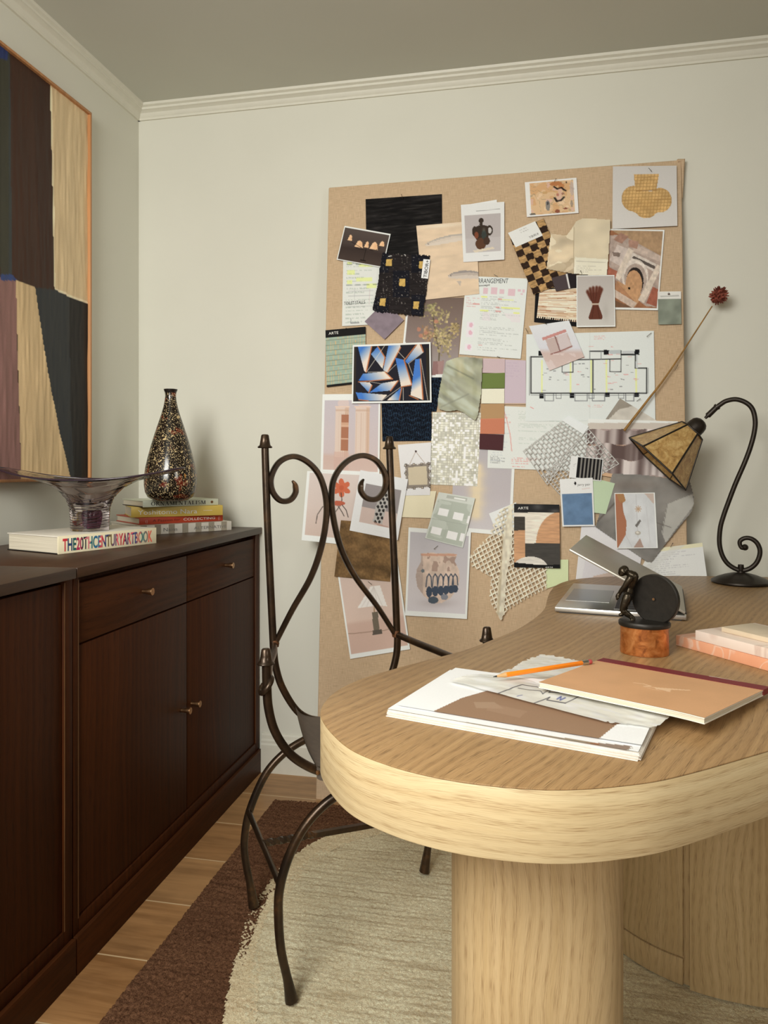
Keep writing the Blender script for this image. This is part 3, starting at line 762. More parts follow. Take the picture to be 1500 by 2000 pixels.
# ================================================================== SIDEBOARD TOP: BOOKS, VASE, BOWL
def book(name, label, fl, fr, depth, th, cover, spine, z, edge_from_px=True, cat='book', back=None, lip=.003, group=None):
    """fl, fr: lower front corners of the spine; spine faces the viewer"""
    a, b = Vector((fl[0], fl[1], z)), Vector((fr[0], fr[1], z))
    d = (b - a).normalized(); n = Vector((-d.y, d.x, 0))      # away from the spine
    L = (b - a).length; t = thing(name, label, cat, (a.x, a.y, z), group); e = .0025
    up = UZ
    build(MB().slab(a + n * .003 + d * lip + up * e, d * (L - 2 * lip), n * (depth - .006), up * (th - 2 * e)), 'page_block', M['pages'], t, smooth=None)
    build(MB().slab(a, d * L, n * depth, up * e), 'back_cover', M[back or cover], t, bevel=.0006)
    build(MB().slab(a + up * (th - e), d * L, n * depth, up * e), 'front_cover', M[cover], t, bevel=.0006)
    s = build(MB().slab(a - n * .001, d * L, n * .0035, up * th), 'spine', M[spine], t, bevel=.0008)
    return t, s, a - n * .0014, d, L, n
def xy(p): return (p.x, p.y)
zb = CT + .0005
# big art book under the bowl
t, s, a, d, L, n = book('art_book', 'thick white art book with multicoloured spine letters, under the glass bowl', xy(onz(113, 1083, zb)), xy(onz(305, 1061, zb)), .205, .044, 'cover_white', 'cream_board', zb, back='black_cover')
cols = [(206, 52, 66), (44, 70, 110), (40, 96, 92), (176, 40, 84), (36, 44, 50), (216, 120, 130), (30, 110, 120), (50, 110, 150), (206, 60, 80), (50, 60, 110), (120, 100, 60), (110, 80, 110), (226, 96, 110), (190, 50, 60), (90, 60, 100), (220, 90, 100), (60, 70, 120), (200, 110, 100), (40, 110, 110), (130, 120, 110), (220, 100, 80), (30, 70, 130)]
lm = [plain('spine_ink', lin(c, 1.1), 0.6, 0, .03) for c in cols]
o = lettering('THE20THCENTURYARTBOOK', a + d * (L * .04) + UZ * .007, d, UZ, .031, lm, s, width=L * .91, bold=.028, per_char=21)
o2 = None if True else lettering('THE20THCENTURYARTBOOK', a + d * (L * .052) + UZ * .009 - n * -.0003, d, UZ, .031, lm[5:] + lm[:5], s, width=L * .91, bold=.004, per_char=21)
BIGZ = zb + .044
# corner stack
zs = zb
def bk(px, dep, th, cov, sp, name, label, back=None):
    global zs
    r = book(name, label, xy(onz(*px[0], zs)), xy(onz(*px[1], zs)), dep, th, cov, sp, zs + 0, back=back, group='books stacked in the corner under the vase')
    zs += th + .0006
    return r
t, s, a, d, L, n = bk(((268, 1046), (452, 1035)), .24, .030, 'white_cover', 'white_cover', 'art_book', 'grey and white checked book at bottom of corner stack')
gm_ = plain('grey_check', lin((160, 150, 132)), .6)
for k in range(7):
    w = L * .062; x = L * (.03 + k * .142)
    build(MB().slab(a + d * x - n * .0003, d * w, n * .0006, UZ * .0300), 'spine_check', gm_, s, smooth=None)
lettering('Naim', a - n * .0005 + d * L * .26 + UZ * .008, d, UZ, .012, M['ink_grey'], s, width=L * .14)
lettering('ALTERNATIVE', a - n * .0005 + d * L * .58 + UZ * .009, d, UZ, .010, M['ink_grey'], s, width=L * .36)
t, s, a, d, L, n = bk(((272, 1025), (435, 1017)), .215, .0215, 'red_cover', 'red_cover', 'art_book', 'orange red book second from bottom of corner stack')
lettering('COLLECTING', a + d * L * .51 + UZ * .007, d, UZ, .0085, M['white_ink'], s, width=L * .39, bold=.008)
lettering('A Passion for', a + d * L * .15 + UZ * .007, d, UZ, .0085, plain('dark_red_ink', lin((96, 30, 16)), .6), s, width=L * .32)
lettering('( )', a + d * L * .07 + UZ * .006, d, UZ, .009, M['white_ink'], s, width=L * .02); lettering('( )', a + d * L * .94 + UZ * .006, d, UZ, .009, M['white_ink'], s, width=L * .02)
t, s, a, d, L, n = bk(((256, 1011), (435, 1006)), .19, .033, 'yellow_cover', 'yellow_cover', 'art_book', 'mustard yellow book with white spine lettering, third up in corner stack', back='yellow_cover')
lettering('Yoshitomo Nara', a + d * L * .07 + UZ * .0085, d, UZ, .0155, M['white_ink'], s, width=L * .64)
build(MB().slab(a + d * L * .78 + UZ * .017 - n * .0003, d * L * .10, n * .0005, UZ * .0008), 'lettering', M['white_ink'], s, smooth=None)
t, s, a, d, L, n = bk(((279, 991), (426, 986)), .19, .0205, 'grey_board', 'grey_board', 'art_book', 'pale grey green book on top of corner stack under vase', back='black_cover')
# roman capitals drawn with thick and thin strokes
def roman(txt, a, d, W, Hh, parent):
    mb = MB(); wd = dict(O=1.0, R=.95, N=1.0, A=1.0, M=1.2, E=.8, T=.85, L=.8, I=.42, S=.7); tot = sum(wd[c] for c in txt) + .12 * len(txt)
    k = W / tot; x = 0.0; TK, TN = .20, .075
    def quad(x0, y0, x1, y1, w):
        # stroke with horizontal width w
        mb.add([a + d * ((x + x0) * k) + UZ * (y0 * Hh), a + d * ((x + x0 + w) * k) + UZ * (y0 * Hh), a + d * ((x + x1 + w) * k) + UZ * (y1 * Hh), a + d * ((x + x1) * k) + UZ * (y1 * Hh)], [(0, 1, 2, 3)])
    def hb(x0, x1, y, h=.07): quad(x0, y, x0, y + h, x1 - x0)
    def ringp(cx, cy, rx, ry, t0, t1, th, tv):
        N = 16; vs = []
        for i in range(N + 1):
            al = t0 + (t1 - t0) * i / N
            for f in (0, 1):
                vs.append(a + d * ((x + cx + (rx - f * th) * cos(al)) * k) + UZ * ((cy + (ry - f * tv) * sin(al)) * Hh))
        mb.add(vs, [(2 * i, 2 * i + 1, 2 * i + 3, 2 * i + 2) for i in range(N)])
    for c in txt:
        w = wd[c]
        def stem(x0, t=TK): quad(x0, 0, x0, 1, t); hb(x0 - .07, x0 + t + .07, 0); hb(x0 - .07, x0 + t + .07, .93)
        if c == 'O': ringp(w / 2, .5, w / 2, .52, 0, 2 * PI, .19, .06)
        elif c == 'I': stem(.1)
        elif c == 'L': stem(.1); hb(.1, w, 0); quad(w - .06, 0, w - .02, .28, .05)
        elif c == 'T': quad(w / 2 - .1, 0, w / 2 - .1, 1, TK); hb(w / 2 - .18, w / 2 + .18, 0); hb(0, w, .93); quad(0, .7, .02, 1, .05); quad(w - .07, .7, w - .05, 1, .05)
        elif c == 'E': stem(.1); hb(.1, w, 0); hb(.1, w - .05, .93); hb(.1, w - .15, .48); quad(w - .06, 0, w - .02, .25, .05); quad(w - .1, .75, w - .08, 1, .05)
        elif c == 'N': quad(.1, 0, .1, 1, TN); quad(w - .2, 0, w - .2, 1, TN); quad(w - .32, 0, .06, 1, TK); hb(0, .28, 0); hb(w - .32, w - .02, .93)
        elif c == 'M': quad(.1, 0, .1, 1, TN); quad(w - .3, 0, w - .3, 1, TK); quad(w / 2 - .12, 0, .08, 1, TK); quad(w / 2 - .04, 0, w - .26, 1, TN); hb(0, .27, 0); hb(w - .36, w - .03, 0)
        elif c == 'A': quad(.06, 0, w / 2 - .06, 1, TN); quad(w - .3, 0, w / 2 - .12, 1, TK); hb(.2, w - .25, .32); hb(-.02, .24, 0); hb(w - .4, w + .02, 0)
        elif c == 'R': stem(.1); ringp(.32, .735, .38, .265, -PI / 2, PI / 2, .17, .06); quad(w - .2, 0, .34, .5, TK); hb(w - .24, w + .04, 0)
        elif c == 'S': ringp(w / 2, .74, w * .42, .27, .3, 1.5 * PI, .13, .07); ringp(w / 2, .26, w * .46, .28, -PI * .85, PI * .5, .15, .07)
        x += w + .12
    build(mb, 'lettering', M['ink'], parent, smooth=None)
roman('ORNAMENTALISM', a + d * L * .10 + UZ * .0045 - n * .0003, d, L * .73, .0118, s)
build(MB().lathe([(.0045, -.0003), (.0045, .0004), (0, .0005)], a + d * L * .91 + UZ * .0105, 12, -n), 'emblem', M['brass'], s)
# vase
vz = zs
vp = onz(331, 979, vz); vp = Vector((vp.x, vp.y, vz)) + Vector((-.025, .055, 0))
f_v = (-SN * vp.x + CS * vp.y) / F
prof = [(36, 976), (43, 972), (48, 962), (50, 948), (50, 935), (47.5, 915), (43, 895), (37, 872), (30.5, 850), (24, 830), (18, 812), (13.5, 796), (11, 783), (10.2, 775), (10.8, 769), (13, 763.5), (13.2, 762)]
prof = [(r * f_v, (979 - y) * f_v) for r, y in prof]
vt = thing('bottle_vase', 'tall dark speckled bottle vase standing on the corner book stack', 'vase', vp)
build(MB().lathe([(0, .001)] + [(prof[0][0] * .9, .0008)] + prof[:-2], vp, 48, caps=False), 'body', M['vase'], vt, smooth=60)
build(MB().lathe(prof[-3:] + [(prof[-1][0] * .8, prof[-1][1]), (prof[-1][0] * .6, prof[-1][1] - .01), (prof[-1][0] * .55, prof[-1][1] - .06)], vp, 48, caps=False), 'lip', M['black_glaze'], vt, smooth=60)

# glass bowl
bp_ = onz(164, 1037, BIGZ); bc = Vector((bp_.x, bp_.y, BIGZ + .0006)) + Vector((.002, .024, 0))
k = (-SN * bc.x + CS * bc.y) / F
bowl = thing('glass_bowl', 'wide smoky glass footed bowl standing on the thick art book', 'bowl', bc)
lx = Vector((CS, SN, 0)); ly = Vector((-SN, CS, 0))
def rim(a):
    cx_ = 183 * k if cos(a) > 0 else 177 * k
    return Vector((cx_ * cos(a), .098 * sin(a), 0)), (97 + 23 * abs(cos(a)) ** 2.2) * k
NA = 72
def bowl_pt(a, t, off):
    """t 0..1 from foot to rim"""
    rm, zr = rim(a); r0 = 35.5 * k
    z = [0, .16, .34, .46, .60, .74, .88, 1.0]; e = [0, .0, .015, .07, .22, .47, .78, 1.0]
    ee = float(np.interp(t, z, e)); zz = float(np.interp(t, z, [0, .18, .38, .55, .72, .86, .955, 1.0]))
    p = Vector((r0 * cos(a), r0 * sin(a), 0)).lerp(rm, ee)
    return bc + lx * p.x + ly * p.y + UZ * (zz * zr + off)
rows = []
TS = [i / 160 for i in range(161)]
for t in TS:
    row = []
    for j in range(NA):
        a = 2 * PI * j / NA; p = bowl_pt(a, t, 0)
        w = .0 * (1 if t < .45 else max(0, 1 - (t - .45) / .15))
        c_ = p - bc; hh = Vector((c_.x, c_.y, 0)).normalized()
        row.append(p + hh * w)
    rows.append(row)
for t in [i / 24 for i in range(24, 9, -1)]:
    row = []
    for j in range(NA):
        a = 2 * PI * j / NA; p = bowl_pt(a, t, .0035 if t < 1 else .002)
        c_ = p - bc; hh = Vector((c_.x, c_.y, 0)); hl = hh.length
        row.append(bc + Vector((0, 0, c_.z)) + hh * max(.05, (hl - .004) / hl if t < .999 else 1) )
    rows.append(row)
mb = MB().grid(rows, closed_u=True)
nb = len(rows)
mb.f.append(tuple(range(NA - 1, -1, -1))); mb.m.append(0)
mb.f.append(tuple((nb - 1) * NA + j for j in range(NA))); mb.m.append(0)
build(mb, 'glass_body', M['glass'], bowl, smooth=60)
sp3 = []
for i in range(12 * 36 + 1):
    t = .02 + .50 * i / (12 * 36); a = 2 * PI * i / 36; p = bowl_pt(a, t, 0); hh = Vector((p.x - bc.x, p.y - bc.y, 0)).normalized(); sp3.append(p + hh * .0006)
build(MB().tube(sp3, .0007, 5), 'glass_thread', M['rim_glass'], bowl, smooth=60)
rp = [bowl_pt(2 * PI * j / NA, 1.0, .0022) for j in range(NA)] ; rp.append(rp[0])
build(MB().tube(rp, .0026, 8, caps=False), 'dark_rim', M['rim_glass'], bowl, smooth=60)
build(MB().lathe([(.0, .004), (.014, .005), (.017, .02), (.019, .045), (.016, .055), (0, .057)], bc + lx * .004, 24), 'purple_core', M['purple_glass'], bowl, smooth=60)
# ================================================================== DESK LAMP
lp = onz(1447, 1139, ZD); ln = Vector((.244, .970, 0)); lr = Vector((.970, -.244, 0))
lamp = thing('desk_lamp', 'dark iron scroll desk lamp with amber mica panel shade', 'lamp', (lp.x, lp.y, ZD))
def L_(x, y, back=0.0): return onp(x, y, lp, ln) + ln * back
build(MB().lathe([(0, .0005), (.074, .0005), (.0775, .004), (.076, .008), (.062, .0155), (.044, .0225), (.024, .028), (.009, .030), (.0075, .034), (.0085, .036), (.0075, .052), (0, .053)], (lp.x, lp.y, ZD), 48), 'base', M['lamp_iron'], lamp, smooth=40)
sp_ = [(1457, 1069), (1449, 1070), (1445, 1063), (1446, 1056), (1455, 1051), (1467, 1052), (1478, 1060), (1484, 1073), (1483, 1087), (1476, 1101), (1463, 1111), (1447, 1114), (1431, 1108), (1418, 1097), (1409, 1080), (1405, 1058), (1407, 1030), (1413, 1008), (1420, 988), (1436, 946), (1455, 902), (1466, 872), (1473, 845), (1475, 822), (1470, 800), (1458, 787), (1438, 780), (1419, 783), (1407, 790), (1398, 797)]
ps = catmull([L_(*p) for p in sp_], 7)
build(MB().tube(ps, [float(np.interp(i, [0, 30, 60], [.0055, .0062, .0066])) for i in range(len(ps))], 12), 'scroll_stem', M['lamp_iron'], lamp, smooth=60)
c0 = L_(1455, 1069)
build(MB().lathe([(0, -.009), (.006, -.007), (.009, 0), (.006, .007), (0, .009)], c0, 16, ln), 'scroll_end', M['lamp_iron'], lamp, smooth=60)
a, b = L_(1402, 793), L_(1377, 817)
build(MB().tube([a, a.lerp(b, .12), a.lerp(b, .14), a.lerp(b, .8), a.lerp(b, .82), b], [.0095, .0095, .0078, .0082, .005, .004], 14), 'socket_joint', M['lamp_iron'], lamp, smooth=50)
# shade: six-sided frustum, axis down-left and a little towards the room
ot, oc = L_(1352, 841), L_(1284, 906)
ax = (oc - ot).normalized(); ax = (ax - ln * .15).normalized()
hgt = (oc - ot).length * 1.0
ux = (lr - ax * lr.dot(ax)).normalized(); uy = ax.cross(ux)
# find hexagon turn so that two corners lie along the long visible diagonal
dg = L_(1338, 956) - L_(1233, 853); dg = (dg - ax * dg.dot(ax)).normalized()
uy2 = ax.cross(dg)
def hexp(c, r): return [c + dg * (r * cos(PI * k / 3)) + uy2 * (r * sin(PI * k / 3)) for k in range(6)]
T0, B0 = hexp(ot, .037), hexp(ot + ax * hgt, .108)
mb = MB(); mb.add(T0 + B0, [(k, (k + 1) % 6, 6 + (k + 1) % 6, 6 + k) for k in range(6)])
TI, BI = hexp(ot, .0355), hexp(ot + ax * hgt, .1065)
mb.add(TI + BI, [(6 + k, 6 + (k + 1) % 6, (k + 1) % 6, k) for k in range(6)])
mb.add(B0 + BI, [(k, (k + 1) % 6, 6 + (k + 1) % 6, 6 + k) for k in range(6)])
shade = build(mb, 'lamp_shade', M['mica'], lamp, smooth=None)
mb = MB()
for k in range(6):
    mb.tube([T0[k], B0[k]], .0026, 8); mb.tube([B0[k], B0[(k + 1) % 6]], .0026, 8); mb.tube([T0[k], T0[(k + 1) % 6]], .0024, 8)
build(mb, 'shade_leading', M['lamp_iron'], shade, smooth=60)
build(MB().lathe([(.0, -.040), (.010, -.0395), (.018, -.035), (.0235, -.027), (.0255, -.016), (.026, -.002), (.037, .001), (.037, .003), (0, .003)], ot, 28, ax), 'shade_cap', M['lamp_iron'], lamp, smooth=45)

# ================================================================== LAPTOP
l1, l2 = onz(1083, 1196, ZD), onz(1331, 1213, ZD)
e1 = (l2 - l1).normalized(); e2 = Vector((-e1.y, e1.x, 0)); LW, LD = .362, (l2 - l1).length + .010
lap = thing('laptop', 'silver laptop half closed on the desk behind the statuette', 'laptop', (l1.x, l1.y, ZD))
zb0 = ZD + .0018
build(MB().slab((l1.x, l1.y, zb0), e1 * LD, e2 * LW, UZ * .0105), 'base', M['alu'], lap, bevel=.002)
k0 = Vector((l1.x, l1.y, zb0 + .0107))
build(MB().slab(k0 + e1 * (LD * .045) + e2 * (LW * .26), e1 * (LD * .36), e2 * (LW * .48), UZ * .0004), 'touchpad', M['pad'], lap, smooth=None)
build(MB().slab(k0 + e1 * (LD * .46) + e2 * (LW * .05), e1 * (LD * .44), e2 * (LW * .90), UZ * .0003), 'keyboard_well', M['pad'], lap, smooth=None)
for r in range(5):
    for c in range(14):
        p = k0 + e1 * (LD * (.465 + .0865 * r)) + e2 * (LW * (.06 + c * .0630)) + UZ * .0003
        build(MB().slab(p, e1 * LD * .072, e2 * LW * .054, UZ * .0012), 'key', M['keys'], lap, smooth=None)
th_l = math.radians(27.5); ld = -e1 * cos(th_l) + UZ * math.sin(th_l); lnm = e1 * math.sin(th_l) + UZ * cos(th_l)
hp = Vector((l2.x, l2.y, zb0 + .0125)) + e1 * .006
lid = build(MB().slab(hp, ld * (LD * .985), e2 * LW, lnm * .0055), 'lid', M['alu_lid'], lap, bevel=.0018)
build(MB().slab(hp + ld * .012 + e2 * .008 - lnm * .0004, ld * (LD * .93), e2 * (LW - .016), lnm * .0003), 'screen', M['screen'], lid, smooth=None)
build(MB().tube([hp + e2 * .02 - UZ * .002, hp + e2 * (LW - .02) - UZ * .002], .0045, 12), 'hinge', M['keys'], lap, smooth=60)
build(MB().slab((l1.x + e1.x * .01, l1.y + e1.y * .01, ZD + .0002), e1 * (LD - .02), e2 * LW * .98, UZ * .0016), 'foot_pad', M['keys'], lap, smooth=None)

# ================================================================== STATUETTE
s0 = onz(1258.5, 1275, ZD); sn = ray(1258, 912).normalized(); sr = Vector((sn.y, -sn.x, 0))
st = thing('statuette', 'small bronze man pushing a dark disc, on a round copper base', 'statuette', (s0.x, s0.y, ZD))
def S_(x, y, dep=0.0): return onp(1180 + x / 8.333, 1080 + y / 8.333, s0, sn) + sn * dep
rot = math.atan2(sr.y, sr.x)
build(MB().lathe([(0, .0004), (.0405, .0004), (.0408, .004), (.0402, .025), (.0402, .0475), (0, .0475)], (s0.x, s0.y, ZD), 48, sx=1.0, sy=.86, rot=rot), 'copper_base', M['copper'], st, bevel=0, smooth=40)
build(MB().lathe([(0, .0478), (.0425, .0478), (.0435, .050), (.0435, .0545), (.042, .0565), (0, .0568)], (s0.x, s0.y, ZD), 48, sx=1.0, sy=.86, rot=rot), 'plinth_plate', M['disc'], st, smooth=40)
dn = (-sn * .88 - sr * .47).normalized(); dc = S_(803, 757, .002)
build(MB().lathe([(0, 0), (.0035, 0), (.0035, -.002), (.036, -.002), (.0412, -.0015), (.043, -.003), (.043, -.0105), (.0415, -.012), (0, -.012)], dc, 56, dn), 'disc', M['disc'], st, smooth=40)
build(MB().lathe([(.0, .0006), (.0022, .0006), (.0026, -.001), (0, -.0012)], dc, 14, dn), 'disc_axle', M['brass'], st, smooth=60)
build(MB().slab(S_(700, 1185, -.004), sr * .032, sn * .02, UZ * .006), 'disc_rest', M['disc'], st, bevel=.001)
# the little man: one continuous skinned body
mb = MB()
def blob3(x, y, dep, r, sx=1.0):
    p = S_(x, y, dep); mb.lathe([(0.0001, -r), (r * .5, -r * .87), (r * .87, -r * .5), (r, 0), (r * .87, r * .5), (r * .5, r * .87), (0.0001, r)], p, 14)
def limb(*jn):
    for (x0, y0, d0, r0), (x1, y1, d1, r1) in zip(jn[:-1], jn[1:]):
        a_, b_ = S_(x0, y0, d0), S_(x1, y1, d1)
        mb.tube([a_.lerp(b_, t) for t in (0, .25, .5, .75, 1)], [r0 + (r1 - r0) * t + .0006 * math.sin(PI * t) for t in (0, .25, .5, .75, 1)], 12)
    for x, y, d, r in jn: blob3(x, y, d, r)
limb((392, 665, .003, .0082), (405, 570, .003, .0074), (440, 455, .003, .0095), (470, 385, .003, .0098), (430, 345, .002, .0072))   # trunk, bent forward
limb((440, 350, .002, .0055), (360, 310, .000, .0050))                                                                          # neck
blob3(310, 292, -.001, .0086); blob3(285, 320, -.002, .0064); blob3(258, 312, -.002, .0022); blob3(330, 275, 0, .0082)              # head, jaw, nose
blob3(325, 305, -.0088, .0020)                                                                                                   # ear
for dz, dx, hd in ((-.0105, 0, .0035), (.0150, 34, -.0060)):
    limb((425 + dx, 395, dz, .0058), (335 + dx * .7, 525, dz - .001, .0042), (245 + dx * .4, 650, dz + hd, .0030), (218 + dx * .3, 700, dz + hd, .0036))
    for q_ in range(4): limb((212 + dx * .3 + q_ * 5, 708, dz + hd + (q_ - 1.5) * .0016, .0014), (206 + dx * .3 + q_ * 7, 750 - abs(q_ - 1) * 6, dz + hd + (q_ - 1.5) * .0014, .0012))
    limb((228 + dx * .3, 700, dz + hd - .003, .0014), (240 + dx * .3, 728, dz + hd - .003, .0012))
limb((378, 700, -.004, .0078), (335, 810, -.006, .0070), (298, 915, -.006, .0052), (345, 960, -.005, .0056), (425, 1020, -.004, .0044), (476, 1062, -.004, .0036))
limb((476, 1068, -.004, .0036), (440, 1116, -.008, .0028))
limb((402, 700, .011, .0076), (372, 790, .012, .0066), (340, 880, .013, .0048), (328, 940, .013, .0048), (318, 1005, .012, .0034), (255, 1024, .010, .0028))
fig = build(mb, 'figure', M['bronze'], st, smooth=180)
md = fig.modifiers.new('skin', 'REMESH'); md.mode = 'VOXEL'; md.voxel_size = .00075; md.use_smooth_shade = True
sm = fig.modifiers.new('soften', 'SMOOTH'); sm.iterations = 4; sm.factor = .5

# ================================================================== MARBLE SLABS + small ornament
me_ = Vector((.59, -.807, 0)); mb_ = Vector((.807, .59, 0))
def tile(name, label, px, z, ln_, dp, h_, mat):
    p = onz(px[0], px[1], z); t = MB().slab((p.x, p.y, z), me_ * ln_, mb_ * dp, UZ * h_)
    o = build(t, name, M[mat], None, bevel=.0008); tag(o, label, 'marble sample', 'marble samples stacked on the desk'); return o
tile('marble_slab', 'salmon pink veined marble slab at the bottom of the stack', (1320, 1260), ZD + .0003, .34, .16, .0185, 'marble_pink')
tile('marble_slab', 'pale blush marble slab in the middle of the stack', (1358, 1249.5), ZD + .0192, .32, .15, .0170, 'marble_white')
tile('marble_slab', 'thin cream marble slab on top of the stack', (1409, 1233.5), ZD + .0366, .30, .075, .0085, 'marble_cream')
op = onz(1499, 1232, ZD) + mb_ * .045 + me_ * -.012
o = build(MB().lathe([(0, .0003), (.012, .0003), (.013, .006), (.008, .012), (.0075, .018), (.0125, .024), (.0135, .032), (.008, .037), (.006, .042), (.009, .046), (.006, .052), (0, .0535)], (op.x, op.y, ZD), 20), 'ornament', M['plaster'], None, smooth=50)
tag(o, 'small white plaster ornament behind the marble stack at right edge', 'ornament')

# ================================================================== PAPERS, NOTEBOOK, PENCIL
pL = onz(755, 1400, ZD); ea = Vector((.301, -.089, 0)).normalized(); eb = Vector((-ea.y, ea.x, 0))
def sheet_quad(o_, w, d, z, r=0.0):
    c, s_ = cos(r), math.sin(r); a = ea * c + eb * s_; b = eb * c - ea * s_; o2 = Vector((o_.x, o_.y, z))
    return [o2 + b * d, o2 + b * d + a * w, o2 + a * w, o2]
mb = MB()
for i in range(8):
    o_ = pL + ea * (.001 * ((i * 7) % 4 - 1)) + eb * (.0012 * ((i * 5) % 3))
    mb.slab((o_.x, o_.y, ZD + .0004 + i * .0010), ea * .314, eb * .212, UZ * .0008)
tag(build(mb, 'paper_stack', M['plaster'], None, smooth=None), 'stack of white paper sheets lying near the rounded end of desk', 'papers', kind=None)
W_ = (226, 224, 218)
def pr2(c):
    c.px().fill(W_)
    c.poly([(785, 1395), (812, 1396), (1165, 1452), (1235, 1462), (1215, 1470), (1125, 1458)], (150, 130, 104))
    c.poly([(1120, 1452), (1170, 1452), (1180, 1468), (1110, 1462)], (148, 96, 58)); c.poly([(1170, 1452), (1235, 1458), (1215, 1472), (1172, 1466)], (140, 118, 100))
def pr1(c):
    c.px().fill(W_)
    c.poly([(832, 1397), (902, 1364), (1020, 1330), (1260, 1400), (1204, 1417), (1164, 1449)], (148, 114, 84))
    c.poly([(925, 1372), (965, 1372), (985, 1385), (930, 1384)], (170, 140, 110), .6)
    c.poly([(960, 1375), (1030, 1390), (1015, 1403), (950, 1388)], (162, 128, 98), .5)
def curl(c): return .006 * np.clip(c.U - .75, 0, 1) ** 1.5 * 4 * (c.V) + .0005
o = painted('printed_sheet', sheet_quad(pL + eb * .003, .313, .21, ZD + .0090, .004), None, 200, 100, pr2, M['print'], disp=lambda c: .0006 + 0 * c.U, nrm=(0, 0, 1)); tag(o, 'white sheet with thin brown strip, second in the desk paper stack', 'printed sheet')
o = painted('printed_sheet', sheet_quad(pL + eb * .018 + ea * .006, .308, .205, ZD + .0105, .010), None, 260, 160, pr1, M['print'], disp=lambda c: .0006 + .003 * np.clip(c.U - .7, 0, 1), nrm=(0, 0, 1)); tag(o, 'white sheet with large brown picture on top of the desk papers', 'printed sheet')
# tracing paper
t = NT('tracing_paper'); a_ = t.N.new('ShaderNodeAttribute'); a_.attribute_name = 'col'
t.base(a_.outputs['Color'], .55, 0, .2); tr = t.N.new('ShaderNodeBsdfTransparent'); mx = t.N.new('ShaderNodeMixShader'); mx.inputs[0].default_value = .24
t.L.new(t.b.outputs[0], mx.inputs[1]); t.L.new(tr.outputs[0], mx.inputs[2]); t.L.new(mx.outputs[0], t.out.inputs[0]); M['trace'] = t.m
def cp(*l): return [(740 + x / 2.5, 1230 + y / 2.5) for x, y in l]
trp = cp((226, 260), (300, 268), (400, 232), (500, 205), (600, 178), (700, 125), (790, 84), (850, 92), (950, 112), (1090, 140), (1500, 240), (1480, 420), (1440, 408), (1370, 470), (1340, 480), (1240, 462), (1150, 456), (1080, 452), (1010, 466), (960, 462), (900, 446), (840, 440), (740, 412), (700, 400), (640, 392), (560, 374), (500, 352), (410, 334), (350, 316), (300, 298), (262, 285))
def ptr(c):
    c.px().fill((230, 225, 208))
    n = vnoise(c.U, c.V, 26, 18, 4, 3); c.mul(.93 + .14 * n)
    D = (64, 66, 76)
    dr = lambda pts, w=1.5, a=.9, col=D: c.pl(cp(*pts), w * 1.25, col, a)
    dr([(560, 325), (700, 266), (770, 275), (840, 300)], 1.4); dr([(680, 287), (790, 302), (800, 316), (830, 296)], 1.2); dr([(560, 325), (640, 338)], 1.4)
    dr([(750, 365), (835, 330), (820, 344), (910, 362), (1000, 318), (900, 300), (860, 296)], 1.4); dr([(840, 292), (830, 310), (880, 306)], 1.2)
    B = (70, 84, 150)
    dr([(640, 350), (660, 345), (655, 360), (690, 352), (680, 366), (720, 356)], 1.3, .8, B); dr([(870, 340), (890, 330), (885, 345), (910, 335)], 2.0, .8, B); dr([(930, 318), (950, 310), (960, 318), (985, 312)], 1.3, .8, B); dr([(675, 328), (700, 322)], 1.2, .6, B); dr([(650, 362), (740, 360)], 1.2, .7, D)
    c.pl(cp((400, 232), (700, 230), (850, 252)), 1.2, (196, 188, 168), .8); c.pl(cp((410, 300), (700, 380), (1000, 440), (1300, 470)), 2, (230, 226, 212), .6)
def dtr(c):
    n = vnoise(c.U, c.V, 9, 7, 9, 2) - .5; n2 = vnoise(c.U, c.V, 30, 24, 5, 1) - .5
    back = np.clip((1316 + .136 * (c.PX - 860) - c.PY) / 42, 0, 1)
    tip = np.clip((880 - c.PX) / 50, 0, 1)
    return n * .0030 + n2 * .0008 + .0008 - .0125 * back * (1 - tip) + tip * .004
zt_ = ZD + .0145
o = painted('tracing_sheet', [onz(*p, zt_) for p in [(800, 1310), (1075, 1258), (1390, 1330), (1290, 1440)]], None, 520, 320, ptr, M['trace'], disp=dtr, nrm=(0, 0, 1), clip=lambda X, Y, u, v: inpoly(X + (vnoise(u, v, 50, 50, 3) - .5) * 5, Y + (vnoise(u, v, 70, 70, 6) - .5) * 4, trp))
tag(o, 'crumpled torn tracing paper with hand drawn floor plan under the pencil', 'tracing paper')
# notebook
nz = ZD + .0266
A_, B_ = onz(1052, 1336, nz), onz(1376, 1404, nz)
d_ = (B_ - A_).normalized(); n_ = Vector((-d_.y, d_.x, 0)); NL, ND = (B_ - A_).length, .185
nb = thing('notebook', 'tan softcover notebook with maroon spine strip lying on the tracing paper', 'notebook', (A_.x, A_.y, nz))
drop = Vector((0, 0, -.0150))
C_, D_ = onz(1503, 1346, nz - .015), onz(1178, 1289, nz - .015)
def nbq(u, v): return A_.lerp(B_, u).lerp(D_.lerp(C_, u), v)
def nbp(u, v, z): return nbq(u, v) + UZ * (z - .0015 * max(0, (u - .78) / .22) ** 2 * (1 - v))
def nslab(u0, u1, v0, v1, z0, z1, name, mat, inset=0.0, parent=nb):
    N = 12; mb = MB(); rows = []
    for z in (z0, z1):
        for v in (v0, v1): rows.append([nbp(u0 + (u1 - u0) * i / N, v, z) for i in range(N + 1)])
    r = [rows[0], rows[1], rows[3], rows[2], rows[0]]; mb.grid(r)
    for e in (0, N): mb.add([rows[0][e], rows[1][e], rows[3][e], rows[2][e]], [(0, 1, 2, 3)])
    return build(mb, name, M[mat], parent, smooth=30)
nslab(.004, .996, .006, 1.0, -.0040, .0012, 'page_block', 'pages')
